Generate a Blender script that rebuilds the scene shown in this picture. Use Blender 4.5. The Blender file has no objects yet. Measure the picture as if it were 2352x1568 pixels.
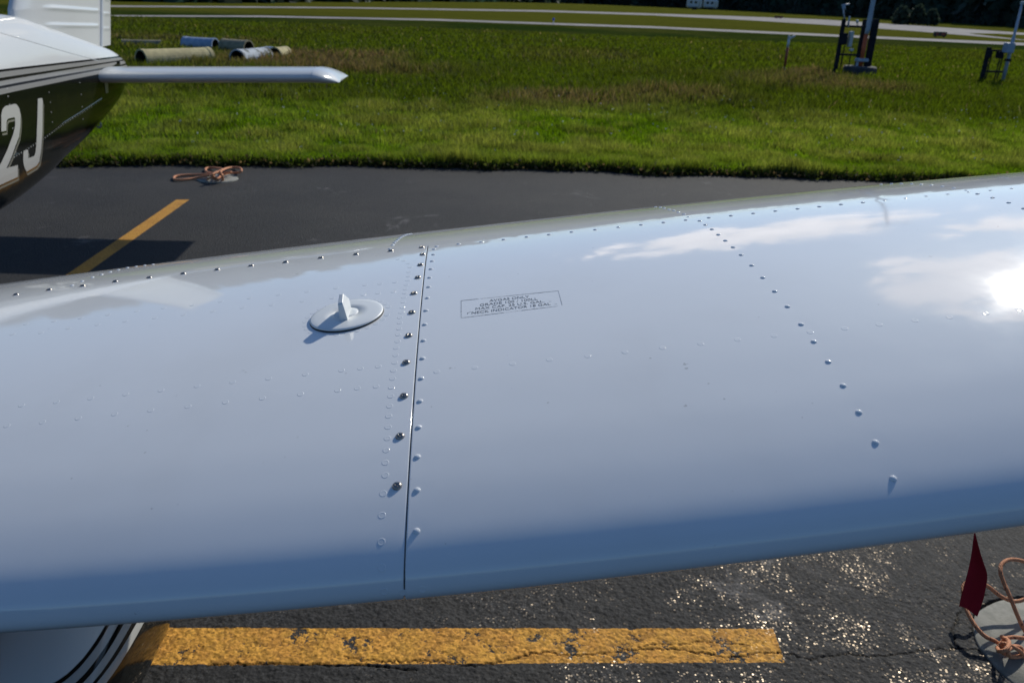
import bpy, math, random
import numpy as np
from mathutils import Vector, Matrix, geometry
from mathutils.bvhtree import BVHTree

sc = bpy.context.scene
col = sc.collection
rnd = random.Random(7)
rng = np.random.default_rng(7)
R_ = math.radians

# ------------------------------------------------------------------ camera
EYE = 1.6                      # eye height above the apron
PITCH, ROLL, FOC = R_(22.6), R_(2.2), 1900.0
fw = np.array([0, math.cos(PITCH), -math.sin(PITCH)])
r0 = np.array([1.0, 0, 0]); u0 = np.array([0, math.sin(PITCH), math.cos(PITCH)])
RT = r0 * math.cos(ROLL) + u0 * math.sin(ROLL)
UP = -r0 * math.sin(ROLL) + u0 * math.cos(ROLL)
CAM = np.array([0, 0, EYE])
cd = bpy.data.cameras.new("camera"); cam = bpy.data.objects.new("camera", cd); col.objects.link(cam)
cd.sensor_width = 36; cd.lens = 36 * FOC / 2352
cd.clip_start = 0.02; cd.clip_end = 3000
cam.matrix_world = Matrix(((RT[0], UP[0], -fw[0], 0), (RT[1], UP[1], -fw[1], 0), (RT[2], UP[2], -fw[2], EYE), (0, 0, 0, 1)))
cd.dof.use_dof = True; cd.dof.focus_distance = 1.25; cd.dof.aperture_fstop = 9.5
sc.camera = cam

# ------------------------------------------------------------------ light and sky
SUN_EL, SUN_AZ = R_(33), R_(32.5)     # azimuth measured from +Y towards +X
SD = Vector((math.sin(SUN_AZ) * math.cos(SUN_EL), math.cos(SUN_AZ) * math.cos(SUN_EL), math.sin(SUN_EL)))
sl = bpy.data.lights.new("sun", 'SUN'); so = bpy.data.objects.new("sun", sl); col.objects.link(so)
sl.energy = 4.5; sl.angle = R_(0.53); sl.color = (1.0, 0.955, 0.84)
so.rotation_euler = (-SD).to_track_quat('-Z', 'Y').to_euler()
sc.view_settings.view_transform = 'Standard'; sc.view_settings.look = 'None'
sc.view_settings.exposure = -0.30; sc.view_settings.gamma = 1
sc.view_settings.use_curve_mapping = False
sc.render.engine = 'CYCLES'
sc.cycles.max_bounces = 6; sc.cycles.transparent_max_bounces = 6
sc.cycles.use_denoising = True

world = bpy.data.worlds.new("World"); sc.world = world; world.use_nodes = True
wn = world.node_tree; wn.nodes.clear()


class NT:
    """tiny node-tree writer"""
    def __init__(self, nt): self.nt = nt
    def n(self, t, **kw):
        nd = self.nt.nodes.new(t)
        for k, v in kw.items():
            if k == 'i':
                for kk, vv in v.items():
                    s = nd.inputs[kk]
                    if hasattr(vv, 'is_output') or isinstance(vv, bpy.types.NodeSocket): self.nt.links.new(vv, s)
                    else: s.default_value = vv
            else: setattr(nd, k, v)
        return nd
    def m(self, op, a, b=0.0, c=0.0, clamp=False):
        nd = self.nt.nodes.new('ShaderNodeMath'); nd.operation = op; nd.use_clamp = clamp
        for k, v in enumerate((a, b, c)):
            if isinstance(v, bpy.types.NodeSocket): self.nt.links.new(v, nd.inputs[k])
            else: nd.inputs[k].default_value = v
        return nd.outputs[0]
    def mix(self, f, a, b):
        nd = self.nt.nodes.new('ShaderNodeMix'); nd.data_type = 'RGBA'
        for k, v in ((0, f), (6, a), (7, b)):
            if isinstance(v, bpy.types.NodeSocket): self.nt.links.new(v, nd.inputs[k])
            else: nd.inputs[k].default_value = v if k == 0 else (tuple(v) + (1,))[:4]
        return nd.outputs[2]
    def noise(self, vec, scale, detail=3, rough=.5, dist=0.0):
        nd = self.n('ShaderNodeTexNoise', i={'Scale': scale, 'Detail': detail, 'Roughness': rough, 'Distortion': dist})
        self.nt.links.new(vec, nd.inputs['Vector']); return nd.outputs['Fac']
    def ramp(self, f, lo, hi):
        nd = self.n('ShaderNodeMapRange', interpolation_type='SMOOTHSTEP', i={'Value': f, 'From Min': lo, 'From Max': hi}); return nd.outputs[0]


W = NT(wn)
sky = W.n('ShaderNodeTexSky', sky_type='NISHITA', sun_disc=False, sun_elevation=SUN_EL, sun_rotation=SUN_AZ,
          altitude=50, air_density=1.0, dust_density=1.1, ozone_density=3.0)
tc = W.n('ShaderNodeTexCoord')
sep = W.n('ShaderNodeSeparateXYZ', i={'Vector': tc.outputs['Generated']})
zz = W.m('MAXIMUM', sep.outputs['Z'], 0.03)
px_ = W.m('DIVIDE', sep.outputs['X'], W.m('ADD', zz, .12)); py_ = W.m('DIVIDE', sep.outputs['Y'], W.m('ADD', zz, .12))
cmb = W.n('ShaderNodeCombineXYZ', i={'X': px_, 'Y': py_, 'Z': 0.0})
azd = W.m('MULTIPLY', W.m('ARCTAN2', sep.outputs['X'], sep.outputs['Y']), 180 / math.pi)
eld = W.m('MULTIPLY', W.m('ARCSINE', sep.outputs['Z']), 180 / math.pi)
n1 = W.noise(cmb.outputs[0], 0.8, 3, .5, .2)
n2 = W.noise(cmb.outputs[0], 5.5, 9, .66, .7)
dens = W.m('MULTIPLY', W.m('SUBTRACT', W.m('MULTIPLY', n1, 2.2), 1.9), 1.0)                     # scattered fair-weather cloud
# the separate clouds mirrored in the wing: azimuth, elevation, half width, half height (degrees), lean
for (ca_, ce_, wa, we, ln_) in ((12.5, 16.4, 13, 4.2, -.02), (31.5, 33.0, 12, 7.5, .15), (31, 20.5, 8, 2.8, -.05), (75, 22, 18, 6, 0)):
    dx = W.m('DIVIDE', W.m('SUBTRACT', azd, ca_), wa); dy = W.m('DIVIDE', W.m('SUBTRACT', W.m('SUBTRACT', eld, ce_), W.m('MULTIPLY', W.m('SUBTRACT', azd, ca_), ln_)), we)
    q = W.m('ADD', W.m('MULTIPLY', dx, dx), W.m('MULTIPLY', dy, dy))
    dens = W.m('MAXIMUM', dens, W.m('SUBTRACT', .55, W.m('MULTIPLY', q, .62)))
dens = W.m('ADD', dens, W.m('MULTIPLY', W.m('SUBTRACT', n2, .5), 2.6))
cl = W.m('MULTIPLY', W.ramp(dens, 0.04, 0.26), W.ramp(sep.outputs['Z'], 0.02, 0.10))
dot = W.n('ShaderNodeVectorMath', operation='DOT_PRODUCT', i={0: tc.outputs['Generated'], 1: tuple(SD)}).outputs['Value']
near = W.m('POWER', W.m('MAXIMUM', dot, 0.0), 45)
cb = W.m('ADD', W.m('MULTIPLY', near, 7.0), W.m('ADD', W.m('MULTIPLY', n2, 24.0), 9.0))
ccol = W.n('ShaderNodeVectorMath', operation='SCALE', i={0: (1.0, 0.92, 0.88), 'Scale': cb})
skyb = W.n('ShaderNodeVectorMath', operation='MULTIPLY', i={0: sky.outputs[0], 1: (.80, 1.03, 1.26)})
cmix = W.mix(W.m('MULTIPLY', cl, .85), skyb.outputs[0], ccol.outputs[0])
glow = W.m('MULTIPLY', W.m('POWER', W.m('MAXIMUM', dot, 0.0), 900), 12.0)   # sun's aureole in thin haze
gcol = W.n('ShaderNodeVectorMath', operation='SCALE', i={0: (1.0, 0.96, 0.92), 'Scale': glow})
allc = W.n('ShaderNodeVectorMath', operation='ADD', i={0: cmix, 1: gcol.outputs[0]})
bg = W.n('ShaderNodeBackground', i={'Color': allc.outputs[0], 'Strength': 0.10})
wo = W.n('ShaderNodeOutputWorld', i={'Surface': bg.outputs[0]})


# ------------------------------------------------------------------ helpers
def tag(o, label=None, cat=None, group=None, kind=None):
    if label: o['label'] = label
    if cat: o['category'] = cat
    if group: o['group'] = group
    if kind: o['kind'] = kind
    return o


def empty(name, loc, label, cat, group=None):
    o = bpy.data.objects.new(name, None); col.objects.link(o); o.location = Vector(loc); o.empty_display_size = .1
    return tag(o, label, cat, group)


WPOS = {}


def wpos(o):
    v = Vector((0, 0, 0))
    while o is not None:
        v += Vector(o.location); o = o.parent
    return v


def mesh(name, V, Fc, mat, parent=None, smooth=False, cols=None, origin=None):
    """world-space vertices -> one mesh object, stored relative to its parent (or to `origin`)"""
    V = np.asarray(V, dtype=float).reshape(-1, 3)
    off = np.array(wpos(parent)) if parent else (np.array(origin) if origin is not None else np.zeros(3))
    me = bpy.data.meshes.new(name)
    V2 = V - off
    if isinstance(Fc, np.ndarray):
        k = Fc.shape[1]
        me.vertices.add(len(V2)); me.vertices.foreach_set('co', V2.ravel().astype(np.float32))
        me.loops.add(Fc.size); me.loops.foreach_set('vertex_index', Fc.ravel().astype(np.int32))
        me.polygons.add(len(Fc)); me.polygons.foreach_set('loop_start', np.arange(0, Fc.size, k, dtype=np.int32))
        me.update(calc_edges=True)
    else:
        me.from_pydata([tuple(v) for v in V2], [], Fc)
    me.polygons.foreach_set('use_smooth', [smooth] * len(me.polygons))
    if cols is not None:
        at = me.color_attributes.new('col', 'FLOAT_COLOR', 'POINT')
        c = np.ones((len(V2), 4), dtype=np.float32); c[:, :3] = cols
        at.data.foreach_set('color', c.ravel())
    me.materials.append(mat); me.update()
    o = bpy.data.objects.new(name, me); col.objects.link(o)
    if parent: o.parent = parent
    elif origin is not None: o.location = Vector(origin)
    return o


def grid_faces(n, m, wrap=False):
    i = np.arange(n - 1)[:, None]; j = np.arange(m if wrap else m - 1)[None, :]; j2 = (j + 1) % m
    a = i * m + j; b = i * m + j2; c = (i + 1) * m + j2; d = (i + 1) * m + j
    return np.stack([a, b, c, d], -1).reshape(-1, 4)


def ray(x, y): return fw + (x - 1176) / FOC * RT - (y - 784) / FOC * UP
def gnd(x, y, z=0.0):
    d = ray(x, y); return CAM + (z - EYE) / d[2] * d
def atY(x, y, Y):
    d = ray(x, y); return CAM + Y / d[1] * d


class B:
    """collects boxes, bars and tubes into one mesh"""
    def __init__(self): self.v = []; self.f = []
    def add(self, V, Fs):
        k = len(self.v); self.v += [tuple(p) for p in V]; self.f += [tuple(i + k for i in q) for q in Fs]; return self
    def box(self, c, s, rot=0.0, bev=0.0):
        x, y, z = [k / 2 for k in s]; b = min(bev, x * .45, y * .45, z * .45)
        P = []
        for zz_, ins in ((-z, b), (-z + b, 0), (z - b, 0), (z, b)) if b > 0 else ((-z, 0), (z, 0)):
            for sx, sy in ((-1, -1), (1, -1), (1, 1), (-1, 1)):
                P.append((sx * (x - ins), sy * (y - ins), zz_))
        ca, sa = math.cos(rot), math.sin(rot)
        P = [(c[0] + p[0] * ca - p[1] * sa, c[1] + p[0] * sa + p[1] * ca, c[2] + p[2]) for p in P]
        L = len(P) // 4; Fs = [(3, 2, 1, 0), tuple(4 * (L - 1) + i for i in range(4))]
        for l in range(L - 1):
            for i in range(4):
                j = (i + 1) % 4; Fs.append((4 * l + i, 4 * l + j, 4 * l + 4 + j, 4 * l + 4 + i))
        return self.add(P, Fs)
    def tube(self, pts, r, n=8, cap=True):
        pts = [Vector(p) for p in pts]; rr = r if hasattr(r, '__len__') else [r] * len(pts)
        T = [(pts[min(i + 1, len(pts) - 1)] - pts[max(i - 1, 0)]).normalized() for i in range(len(pts))]
        a = T[0].orthogonal().normalized(); V = []
        for i, p in enumerate(pts):
            a = (a - T[i] * a.dot(T[i])).normalized(); b = T[i].cross(a)
            for k in range(n):
                w = 2 * math.pi * k / n; V.append(p + (a * math.cos(w) + b * math.sin(w)) * rr[i])
        Fs = []
        for i in range(len(pts) - 1):
            for k in range(n):
                k2 = (k + 1) % n; Fs.append((i * n + k, i * n + k2, (i + 1) * n + k2, (i + 1) * n + k))
        if cap: Fs += [tuple(range(n))[::-1], tuple((len(pts) - 1) * n + k for k in range(n))]
        return self.add(V, Fs)
    def out(self, name, mat, parent=None, smooth=False, origin=None):
        o = mesh(name, self.v, self.f, mat, parent, False, origin=origin)
        if smooth:
            for p in o.data.polygons: p.use_smooth = len(p.vertices) == 4
        return o


def spline(P, n=8, closed=False):
    P = [np.array(p, float) for p in P]; out = []
    N = len(P); rg = N if closed else N - 1
    g = lambda i: P[i % N] if closed else P[min(max(i, 0), N - 1)]
    for i in range(rg):
        a, b, c, d = g(i - 1), g(i), g(i + 1), g(i + 2)
        for k in range(n):
            t = k / n
            out.append(.5 * ((2 * b) + (c - a) * t + (2 * a - 5 * b + 4 * c - d) * t * t + (-a + 3 * b - 3 * c + d) * t ** 3))
    if not closed: out.append(P[-1])
    return out


def mat(name, base, rough=.5, metal=0.0, spec=.5, coat=0.0):
    m = bpy.data.materials.new(name); m.use_nodes = True; nt = m.node_tree
    bs = nt.nodes['Principled BSDF']
    bs.inputs['Base Color'].default_value = tuple(base) + (1,); bs.inputs['Roughness'].default_value = rough
    bs.inputs['Metallic'].default_value = metal; bs.inputs['Specular IOR Level'].default_value = spec
    bs.inputs['Coat Weight'].default_value = coat; bs.inputs['Coat Roughness'].default_value = .03
    m['b'] = 1
    return m, NT(nt), bs


def noisy(name, a, b, scale, rough=.6, bump=0.0, bscale=None, detail=4, lo=.35, hi=.65, metal=0.0, spec=.5):
    """two-tone procedural material in object space with optional relief"""
    m, N, bs = mat(name, a, rough, metal, spec)
    t = N.n('ShaderNodeTexCoord').outputs['Object']
    f = N.ramp(N.noise(t, scale, detail, .6), lo, hi)
    N.nt.links.new(N.mix(f, a, b), bs.inputs['Base Color'])
    if bump:
        bp = N.n('ShaderNodeBump', i={'Strength': 1.0, 'Distance': bump, 'Height': N.noise(t, bscale or scale * 3, 4, .6)})
        N.nt.links.new(bp.outputs[0], bs.inputs['Normal'])
    return m


# ------------------------------------------------------------------ materials
def paint_material(name, base, dirt=(.42, .40, .36), amt=.12, rough=.045):
    m, N, bs = mat(name, base, rough, 0, .65, 0)
    t = N.n('ShaderNodeTexCoord').outputs['Object']
    big = N.noise(t, 3.0, 5, .6); fine = N.noise(t, 260, 2, .5)
    sp = N.ramp(N.noise(t, 95, 2, .4),   .77, .80)                    # small specks of dirt
    c = N.mix(N.m('MULTIPLY', N.ramp(big, .45, .8), amt), base, dirt)
    c = N.mix(N.m('MULTIPLY', sp, .35), c, (.10, .09, .07))
    N.nt.links.new(c, bs.inputs['Base Color'])
    N.nt.links.new(N.m('ADD', N.m('MULTIPLY', N.ramp(N.noise(t, 9, 4, .6), .3, .75), .05), rough), bs.inputs['Roughness'])
    h = N.m('ADD', N.m('MULTIPLY', fine, .00001), N.m('MULTIPLY', N.noise(t, 14, 2, .5), .0004))
    bp = N.n('ShaderNodeBump', i={'Strength': .55, 'Distance': 1.0, 'Height': h})
    N.nt.links.new(bp.outputs[0], bs.inputs['Normal'])
    return m


M_WHITE = paint_material('white_paint', (.68, .70, .715))
M_WHITE2 = paint_material('white_paint_tail', (.76, .77, .77), rough=.12)
M_PLACARD = mat('placard_ink', (.10, .115, .13), .5)[0]
M_SCREW = noisy('screw_steel', (.20, .17, .14), (.42, .40, .38), 900, .32, metal=1.0)
M_DARKGAP = mat('seam_dark', (.03, .027, .024), .7)[0]
M_BLACKP = mat('black_gloss', (.006, .007, .006), .06)[0]
M_GREYP = mat('silver_grey_paint', (.42, .42, .41), .25)[0]
M_BEIGE = mat('beige_shadow_paint', (.19, .185, .155), .3)[0]
M_GLASS = mat('cabin_glass', (.02, .025, .03), .03)[0]
M_TYRE = mat('tyre_rubber', (.02, .02, .02), .8)[0]
M_METAL = mat('dull_metal', (.30, .31, .33), .4, 1.0)[0]
M_DARKSTEEL = noisy('dark_steel', (.012, .014, .020), (.022, .024, .030), 8, .9, spec=.1)
M_GALV = noisy('galvanised', (.26, .33, .43), (.34, .40, .48), 6, .5)
M_PALEBOX = noisy('pale_box', (.42, .44, .44), (.50, .52, .50), 5, .55)
M_ORANGE = noisy('faded_orange_paint', (.45, .10, .02), (.38, .07, .02), 6, .6)
M_REDP = noisy('faded_red_paint', (.34, .07, .04), (.22, .05, .03), 9, .7)
M_WHITEP = noisy('chalky_white', (.55, .58, .60), (.45, .48, .50), 9, .7)
M_CONC = noisy('concrete', (.19, .19, .17), (.27, .265, .24), 26, .85, .0012, 240)
M_CONC_DK = noisy('old_concrete_footing', (.03, .035, .045), (.05, .05, .055), 5, .9, .01, 20)
M_TAN = noisy('tan_concrete_pipe', (.46, .40, .21), (.36, .31, .16), 7, .85, .01, 24)
M_BROWN = noisy('brown_concrete_pipe', (.26, .23, .15), (.19, .17, .11), 7, .85, .01, 24)
M_BLUEP = noisy('bluish_pipe', (.20, .28, .42), (.30, .38, .50), 6, .7, .006, 20)
M_MOTTLE = noisy('mottled_blue_grey_pipe', (.38, .42, .47), (.07, .08, .08), 5.5, .8, .01, 20, lo=.45, hi=.6)
M_PIPEIN = mat('pipe_inside', (.03, .028, .022), .9)[0]
M_WOOD = noisy('weathered_wood', (.05, .04, .03), (.08, .065, .05), 14, .85)

# orange rope with dark flecks
M_ROPE, N, bs = mat('salmon_rope', (.55, .22, .11), .7, 0, .3)
t = N.n('ShaderNodeTexCoord').outputs['Object']
fl = N.ramp(N.noise(t, 130, 2, .5), .62, .68)
N.nt.links.new(N.mix(fl, (.58, .25, .13), (.10, .04, .03)), bs.inputs['Base Color'])
bp = N.n('ShaderNodeBump', i={'Strength': .8, 'Distance': .0015, 'Height': N.n('ShaderNodeTexWave', i={'Vector': t, 'Scale': 70.0, 'Distortion': 6.0}).outputs['Fac']})
N.nt.links.new(bp.outputs[0], bs.inputs['Normal'])

# red woven ribbon
M_RIBBON, N, bs = mat('red_ribbon', (.48, .02, .035), .85, 0, .2)
t = N.n('ShaderNodeTexCoord').outputs['Object']
wv = N.n('ShaderNodeTexWave', i={'Vector': t, 'Scale': 300.0, 'Distortion': 1.0}).outputs['Fac']
bp = N.n('ShaderNodeBump', i={'Strength': .5, 'Distance': .0005, 'Height': wv})
N.nt.links.new(bp.outputs[0], bs.inputs['Normal'])
trn = N.n('ShaderNodeBsdfTranslucent', i={'Color': (.55, .03, .06, 1)})
mx = N.n('ShaderNodeMixShader', i={0: .3, 1: bs.outputs[0], 2: trn.outputs[0]})
N.nt.links.new(mx.outputs[0], N.nt.nodes['Material Output'].inputs[0])

# ------------------------------------------------------------------ ground sheets
# grass ground (seen beyond the modelled blades)
M_FIELD, N, bs = mat('grass_ground', (.06, .08, .02), 1.0, 0, .0)
t = N.n('ShaderNodeTexCoord').outputs['Object']
sp = N.n('ShaderNodeSeparateXYZ', i={'Vector': t})
a1 = N.ramp(N.noise(t, .11, 5, .6, .4), .38, .66)
a2 = N.ramp(N.noise(t, 1.3, 5, .65), .3, .7)
c = N.mix(a1, (.030, .052, .010), (.078, .086, .018))
c = N.mix(N.m('MULTIPLY', a2, .55), c, (.020, .036, .008))
c = N.mix(N.m('MULTIPLY', N.ramp(sp.outputs['Y'], 52, 62), .7), c, (.125, .125, .018))
N.nt.links.new(c, bs.inputs['Base Color'])
bp = N.n('ShaderNodeBump', i={'Strength': 1.0, 'Distance': .25, 'Height': N.noise(t, 5, 5, .7)})
N.nt.links.new(bp.outputs[0], bs.inputs['Normal'])
L = 1200
tag(mesh('ground', [(-L, -L, -.004), (L, -L, -.004), (L, L, -.004), (-L, L, -.004)], [(0, 1, 2, 3)], M_FIELD), kind='structure',
    label='green grass field stretching from the apron to the woods')

# asphalt of the apron
YELLOW = (.52, .27, .045)


def asphalt_material(name, fine):
    m, N, bs = mat(name, (.04, .04, .042), .82, 0, .24)
    t = N.n('ShaderNodeTexCoord').outputs['Object']; sp = N.n('ShaderNodeSeparateXYZ', i={'Vector': t})
    big = N.noise(t, .9, 5, .6)
    base = N.mix(N.ramp(big, .35, .7), (.020, .0205, .023), (.033, .032, .032))
    g = N.noise(t, 60 if not fine else 330, 5, .75)
    base = N.mix(N.m('MULTIPLY', N.ramp(g, .45, .75), .7), base, (.062, .058, .056))
    # chalky scuffs
    sc1 = N.m('MULTIPLY', N.ramp(N.noise(t, 1.6, 6, .75, .8), .60, .70), .42)
    base = N.mix(sc1, base, (.20, .19, .19))
    sx, sy = sp.outputs['X'], sp.outputs['Y']
    wear = N.noise(t, 75, 3, .55)
    grain = N.m('MULTIPLY', N.m('SUBTRACT', N.noise(t, 110, 2, .5), .5), .006)

    def quad_mask(P):
        # signed distance to each side of a convex quad, softened by grain
        f = None
        for i in range(4):
            (x1, y1), (x2, y2) = P[i], P[(i + 1) % 4]
            L_ = math.hypot(x2 - x1, y2 - y1); nx, ny = -(y2 - y1) / L_, (x2 - x1) / L_
            d = N.m('ADD', N.m('MULTIPLY', N.m('SUBTRACT', sx, x1), nx), N.m('MULTIPLY', N.m('SUBTRACT', sy, y1), ny))
            d = N.m('ADD', d, grain)
            s = N.ramp(d, -.0012, .0012)
            f = s if f is None else N.m('MULTIPLY', f, s)
        return f
    q1 = [tuple(gnd(*p)[:2]) for p in ((155 - 128, 628 + 112), (155 - 64, 628 + 112), (433, 458), (405, 458))]
    # keep the painted bar straight: two parallel edges along the stand's centre line
    e1 = gnd(155, 628)[:2]; e2 = gnd(405, 458)[:2]; w = gnd(435, 458)[:2] - e2
    a0 = e1 + (e1 - e2) * 1.9
    q1 = [tuple(a0), tuple(a0 + w), tuple(e2 + w), tuple(e2)]
    P2 = [gnd(*p)[:2] for p in ((385, 1530), (1802, 1524), (1775, 1447), (385, 1445))]
    dl = (P2[0] - P2[1]); P2[0] = P2[0] + dl * 1.2; P2[3] = P2[3] + (P2[3] - P2[2]) * 1.2
    q2 = [tuple(p) for p in P2]
    if True:
        k1 = quad_mask(q1); k2 = quad_mask(q2)
        thin = N.m('ADD', N.ramp(N.noise(t, 3.3, 3, .5), .52, .70), 0.0)       # places where traffic rubbed the paint
        thr = N.m('ADD', N.m('MULTIPLY', thin, .17), .33)
        keep = N.ramp(N.m('SUBTRACT', wear, thr), -.01, .03)
        if fine:
            hh = N.n('ShaderNodeAttribute', attribute_name='hgt').outputs['Fac']
            keep = N.ramp(N.m('SUBTRACT', N.m('ADD', N.m('MULTIPLY', hh, .8), N.m('MULTIPLY', N.noise(t, 210, 2, .5), .5)), N.m('MULTIPLY', thin, .15)), .29, .42)
        k = N.m('MAXIMUM', N.m('MULTIPLY', k1, N.m('ADD', N.m('MULTIPLY', keep, .35), .65)), N.m('MULTIPLY', k2, keep))
        yel = N.mix(N.ramp(N.noise(t, 14, 4, .6), .3, .7), YELLOW, (.47, .225, .042))
        yel = N.mix(N.m('MULTIPLY', N.ramp(N.noise(t, 60, 3, .6), .45, .8), .35), yel, (.30, .13, .03))
        base = N.mix(k, base, yel)
        pk = k
    if fine:
        chip = N.n('ShaderNodeTexVoronoi', i={'Vector': t, 'Scale': 125.0})
        cc3 = N.n('ShaderNodeSeparateColor', i={'Color': chip.outputs['Color']})
        lum = N.m('ADD', .62, N.m('MULTIPLY', cc3.outputs['Red'], .85))
        base = N.n('ShaderNodeVectorMath', operation='SCALE', i={0: base, 'Scale': lum}).outputs[0]
        cr = N.n('ShaderNodeAttribute', attribute_name='crack').outputs['Fac']
        base = N.mix(cr, base, (.008, .008, .008))
    N.nt.links.new(base, bs.inputs['Base Color'])
    vc = N.n('ShaderNodeTexVoronoi', i={'Vector': t, 'Scale': 140.0})
    hgt = N.m('ADD', N.n('ShaderNodeTexVoronoi', i={'Vector': t, 'Scale': 120.0}).outputs['Distance'], N.m('MULTIPLY', N.noise(t, 300, 3, .6), .6))
    bp = N.n('ShaderNodeBump', i={'Strength': .8 if not fine else .55, 'Distance': .004 if not fine else .0020, 'Height': hgt})
    if fine:
        # every few chips is broken flat and glints in its own direction
        tilt = N.n('ShaderNodeVectorMath', operation='SUBTRACT', i={0: vc.outputs['Color'], 1: (.5, .5, .5)})
        tilt = N.n('ShaderNodeVectorMath', operation='MULTIPLY', i={0: tilt.outputs[0], 1: (.50, .50, 0)})
        nn = N.n('ShaderNodeVectorMath', operation='ADD', i={0: (0, 0, 1), 1: tilt.outputs[0]})
        nn = N.n('ShaderNodeVectorMath', operation='NORMALIZE', i={0: nn.outputs[0]})
        gl = N.n('ShaderNodeBsdfGlossy', i={'Color': (.85, .70, .55, 1), 'Roughness': .32, 'Normal': nn.outputs[0]})
        cs = N.n('ShaderNodeSeparateColor', i={'Color': vc.outputs['Color']})
        pick = N.m('MULTIPLY', N.m('GREATER_THAN', cs.outputs['Blue'], .35), N.m('MULTIPLY', N.m('LESS_THAN', vc.outputs['Distance'], .45), .032))
        pick = N.m('MULTIPLY', pick, N.m('ADD', N.m('MULTIPLY', N.ramp(N.noise(t, 3.4, 4, .65), .47, .60), 2.2), .12))
        pick = N.m('MULTIPLY', pick, N.m('MULTIPLY', N.ramp(N.m('ADD', sx, N.m('MULTIPLY', N.noise(t, 3.4, 4, .65), .8)), 2.25, 1.55), N.ramp(N.m('ADD', sy, N.m('MULTIPLY', N.noise(t, 4, 3, .6), .4)), 2.6, 2.1)))
        pick = N.m('MULTIPLY', pick, N.m('SUBTRACT', 1.0, N.m('MULTIPLY', pk, .8)))
        mx = N.n('ShaderNodeMixShader', i={0: pick, 1: bs.outputs[0], 2: gl.outputs[0]})
        N.nt.links.new(bp.outputs[0], bs.inputs['Normal'])
        N.nt.links.new(mx.outputs[0], N.nt.nodes['Material Output'].inputs[0])
        return m
    N.nt.links.new(bp.outputs[0], bs.inputs['Normal'])
    return m


M_ASPH = asphalt_material('sealed_asphalt', False)
M_ASPH_N = asphalt_material('coarse_asphalt', True)
EDGE = [(-60, 1.5), (-20, 5.2), (-8, 6.9), (-4.4, 7.66), (-3.72, 7.86), (-2.55, 8.1), (-1.28, 8.3), (0.04, 8.42), (1.37, 8.46), (2.73, 8.52), (4.11, 8.6), (8, 8.85), (20, 9.7), (60, 12.0)]


def edge_y(x):
    return np.interp(x, [e[0] for e in EDGE], [e[1] for e in EDGE]) + .035 * np.sin(np.asarray(x) * 3.1) + .03 * np.sin(np.asarray(x) * 7.3 + 1 + np.sin(np.asarray(x) * 2.3)) + .012 * np.sin(np.asarray(x) * 29)


NP = (-1.6, 2.4, 1.1, 2.6)     # extent of the finely modelled part of the asphalt
xs = np.r_[np.linspace(-60, -10, 60, endpoint=False), np.linspace(-10, 10, 500, endpoint=False), np.linspace(10, 60, 60)]
V = []
for x in xs: V += [(x, -40, 0), (x, float(edge_y(x)), 0)]
Fa = [(2 * i, 2 * i + 2, 2 * i + 3, 2 * i + 1) for i in range(len(xs) - 1)]
tag(mesh('apron', V, Fa, M_ASPH), kind='structure', label='dark sealed asphalt apron with yellow stand lines')


# coarse asphalt under and in front of the wing, every stone chip modelled
def cellnoise(X, Y, size, seed):
    gx = np.floor(X / size).astype(int); gy = np.floor(Y / size).astype(int)
    tab = np.random.default_rng(seed).random((256, 256, 4))
    best = np.full(X.shape, 9.0); hv = np.zeros(X.shape); hx = np.zeros(X.shape); hy = np.zeros(X.shape)
    for i in (-1, 0, 1):
        for j in (-1, 0, 1):
            cx, cy = gx + i, gy + j; r = tab[cx % 256, cy % 256]
            dx = X / size - (cx + r[..., 0]); dy = Y / size - (cy + r[..., 1]); d = dx * dx + dy * dy
            mk = d < best; best = np.where(mk, d, best); hv = np.where(mk, r[..., 2], hv)
            hx = np.where(mk, dx * (r[..., 3] - .5), hx)
    return np.sqrt(best), hv, hx


def vnoise(X, Y, size, seed):
    tab = np.random.default_rng(seed).random((128, 128)); x = X / size; y = Y / size
    i = np.floor(x).astype(int); j = np.floor(y).astype(int); fx = x - i; fy = y - j
    fx = fx * fx * (3 - 2 * fx); fy = fy * fy * (3 - 2 * fy)
    g = lambda a, b: tab[a % 128, b % 128]
    return (g(i, j) * (1 - fx) + g(i + 1, j) * fx) * (1 - fy) + (g(i, j + 1) * (1 - fx) + g(i + 1, j + 1) * fx) * fy


st = .0036
gx = np.arange(NP[0], NP[1], st); gy = np.r_[np.arange(NP[2], 2.05, st), np.linspace(2.05, NP[3], 40)]
GX, GY = np.meshgrid(gx, gy, indexing='ij')
d1, h1, t1 = cellnoise(GX, GY, .0105, 1); d2, h2, t2 = cellnoise(GX, GY, .021, 2)
Hh = .55 * (1 - np.clip(d1, 0, 1)) * (.3 + h1) + .25 * t1 + .45 * (1 - np.clip(d2, 0, 1)) * h2 + .5 * (vnoise(GX, GY, .045, 5) - .4)
Hh = np.clip(Hh, 0, 1.2)
crack = np.zeros(GX.shape)


def carve(pts, w):
    global crack
    P = [gnd(*p)[:2] for p in pts]
    P = [np.array(q) for q in spline(P, 10)]
    jit = np.random.default_rng(len(pts)).normal(0, .0028, (len(P), 2)); P = [a + b for a, b in zip(P, jit)]
    for a, b in zip(P[:-1], P[1:]):
        x0, x1 = min(a[0], b[0]) - .02, max(a[0], b[0]) + .02
        i0, i1 = np.searchsorted(gx, [x0, x1])
        if i1 <= i0: continue
        X, Y = GX[i0:i1], GY[i0:i1]; ab = b - a; tt = np.clip(((X - a[0]) * ab[0] + (Y - a[1]) * ab[1]) / (ab @ ab), 0, 1)
        d = np.hypot(X - a[0] - tt * ab[0], Y - a[1] - tt * ab[1])
        crack[i0:i1] = np.maximum(crack[i0:i1], np.clip(1.4 - d / w, 0, 1))


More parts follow.
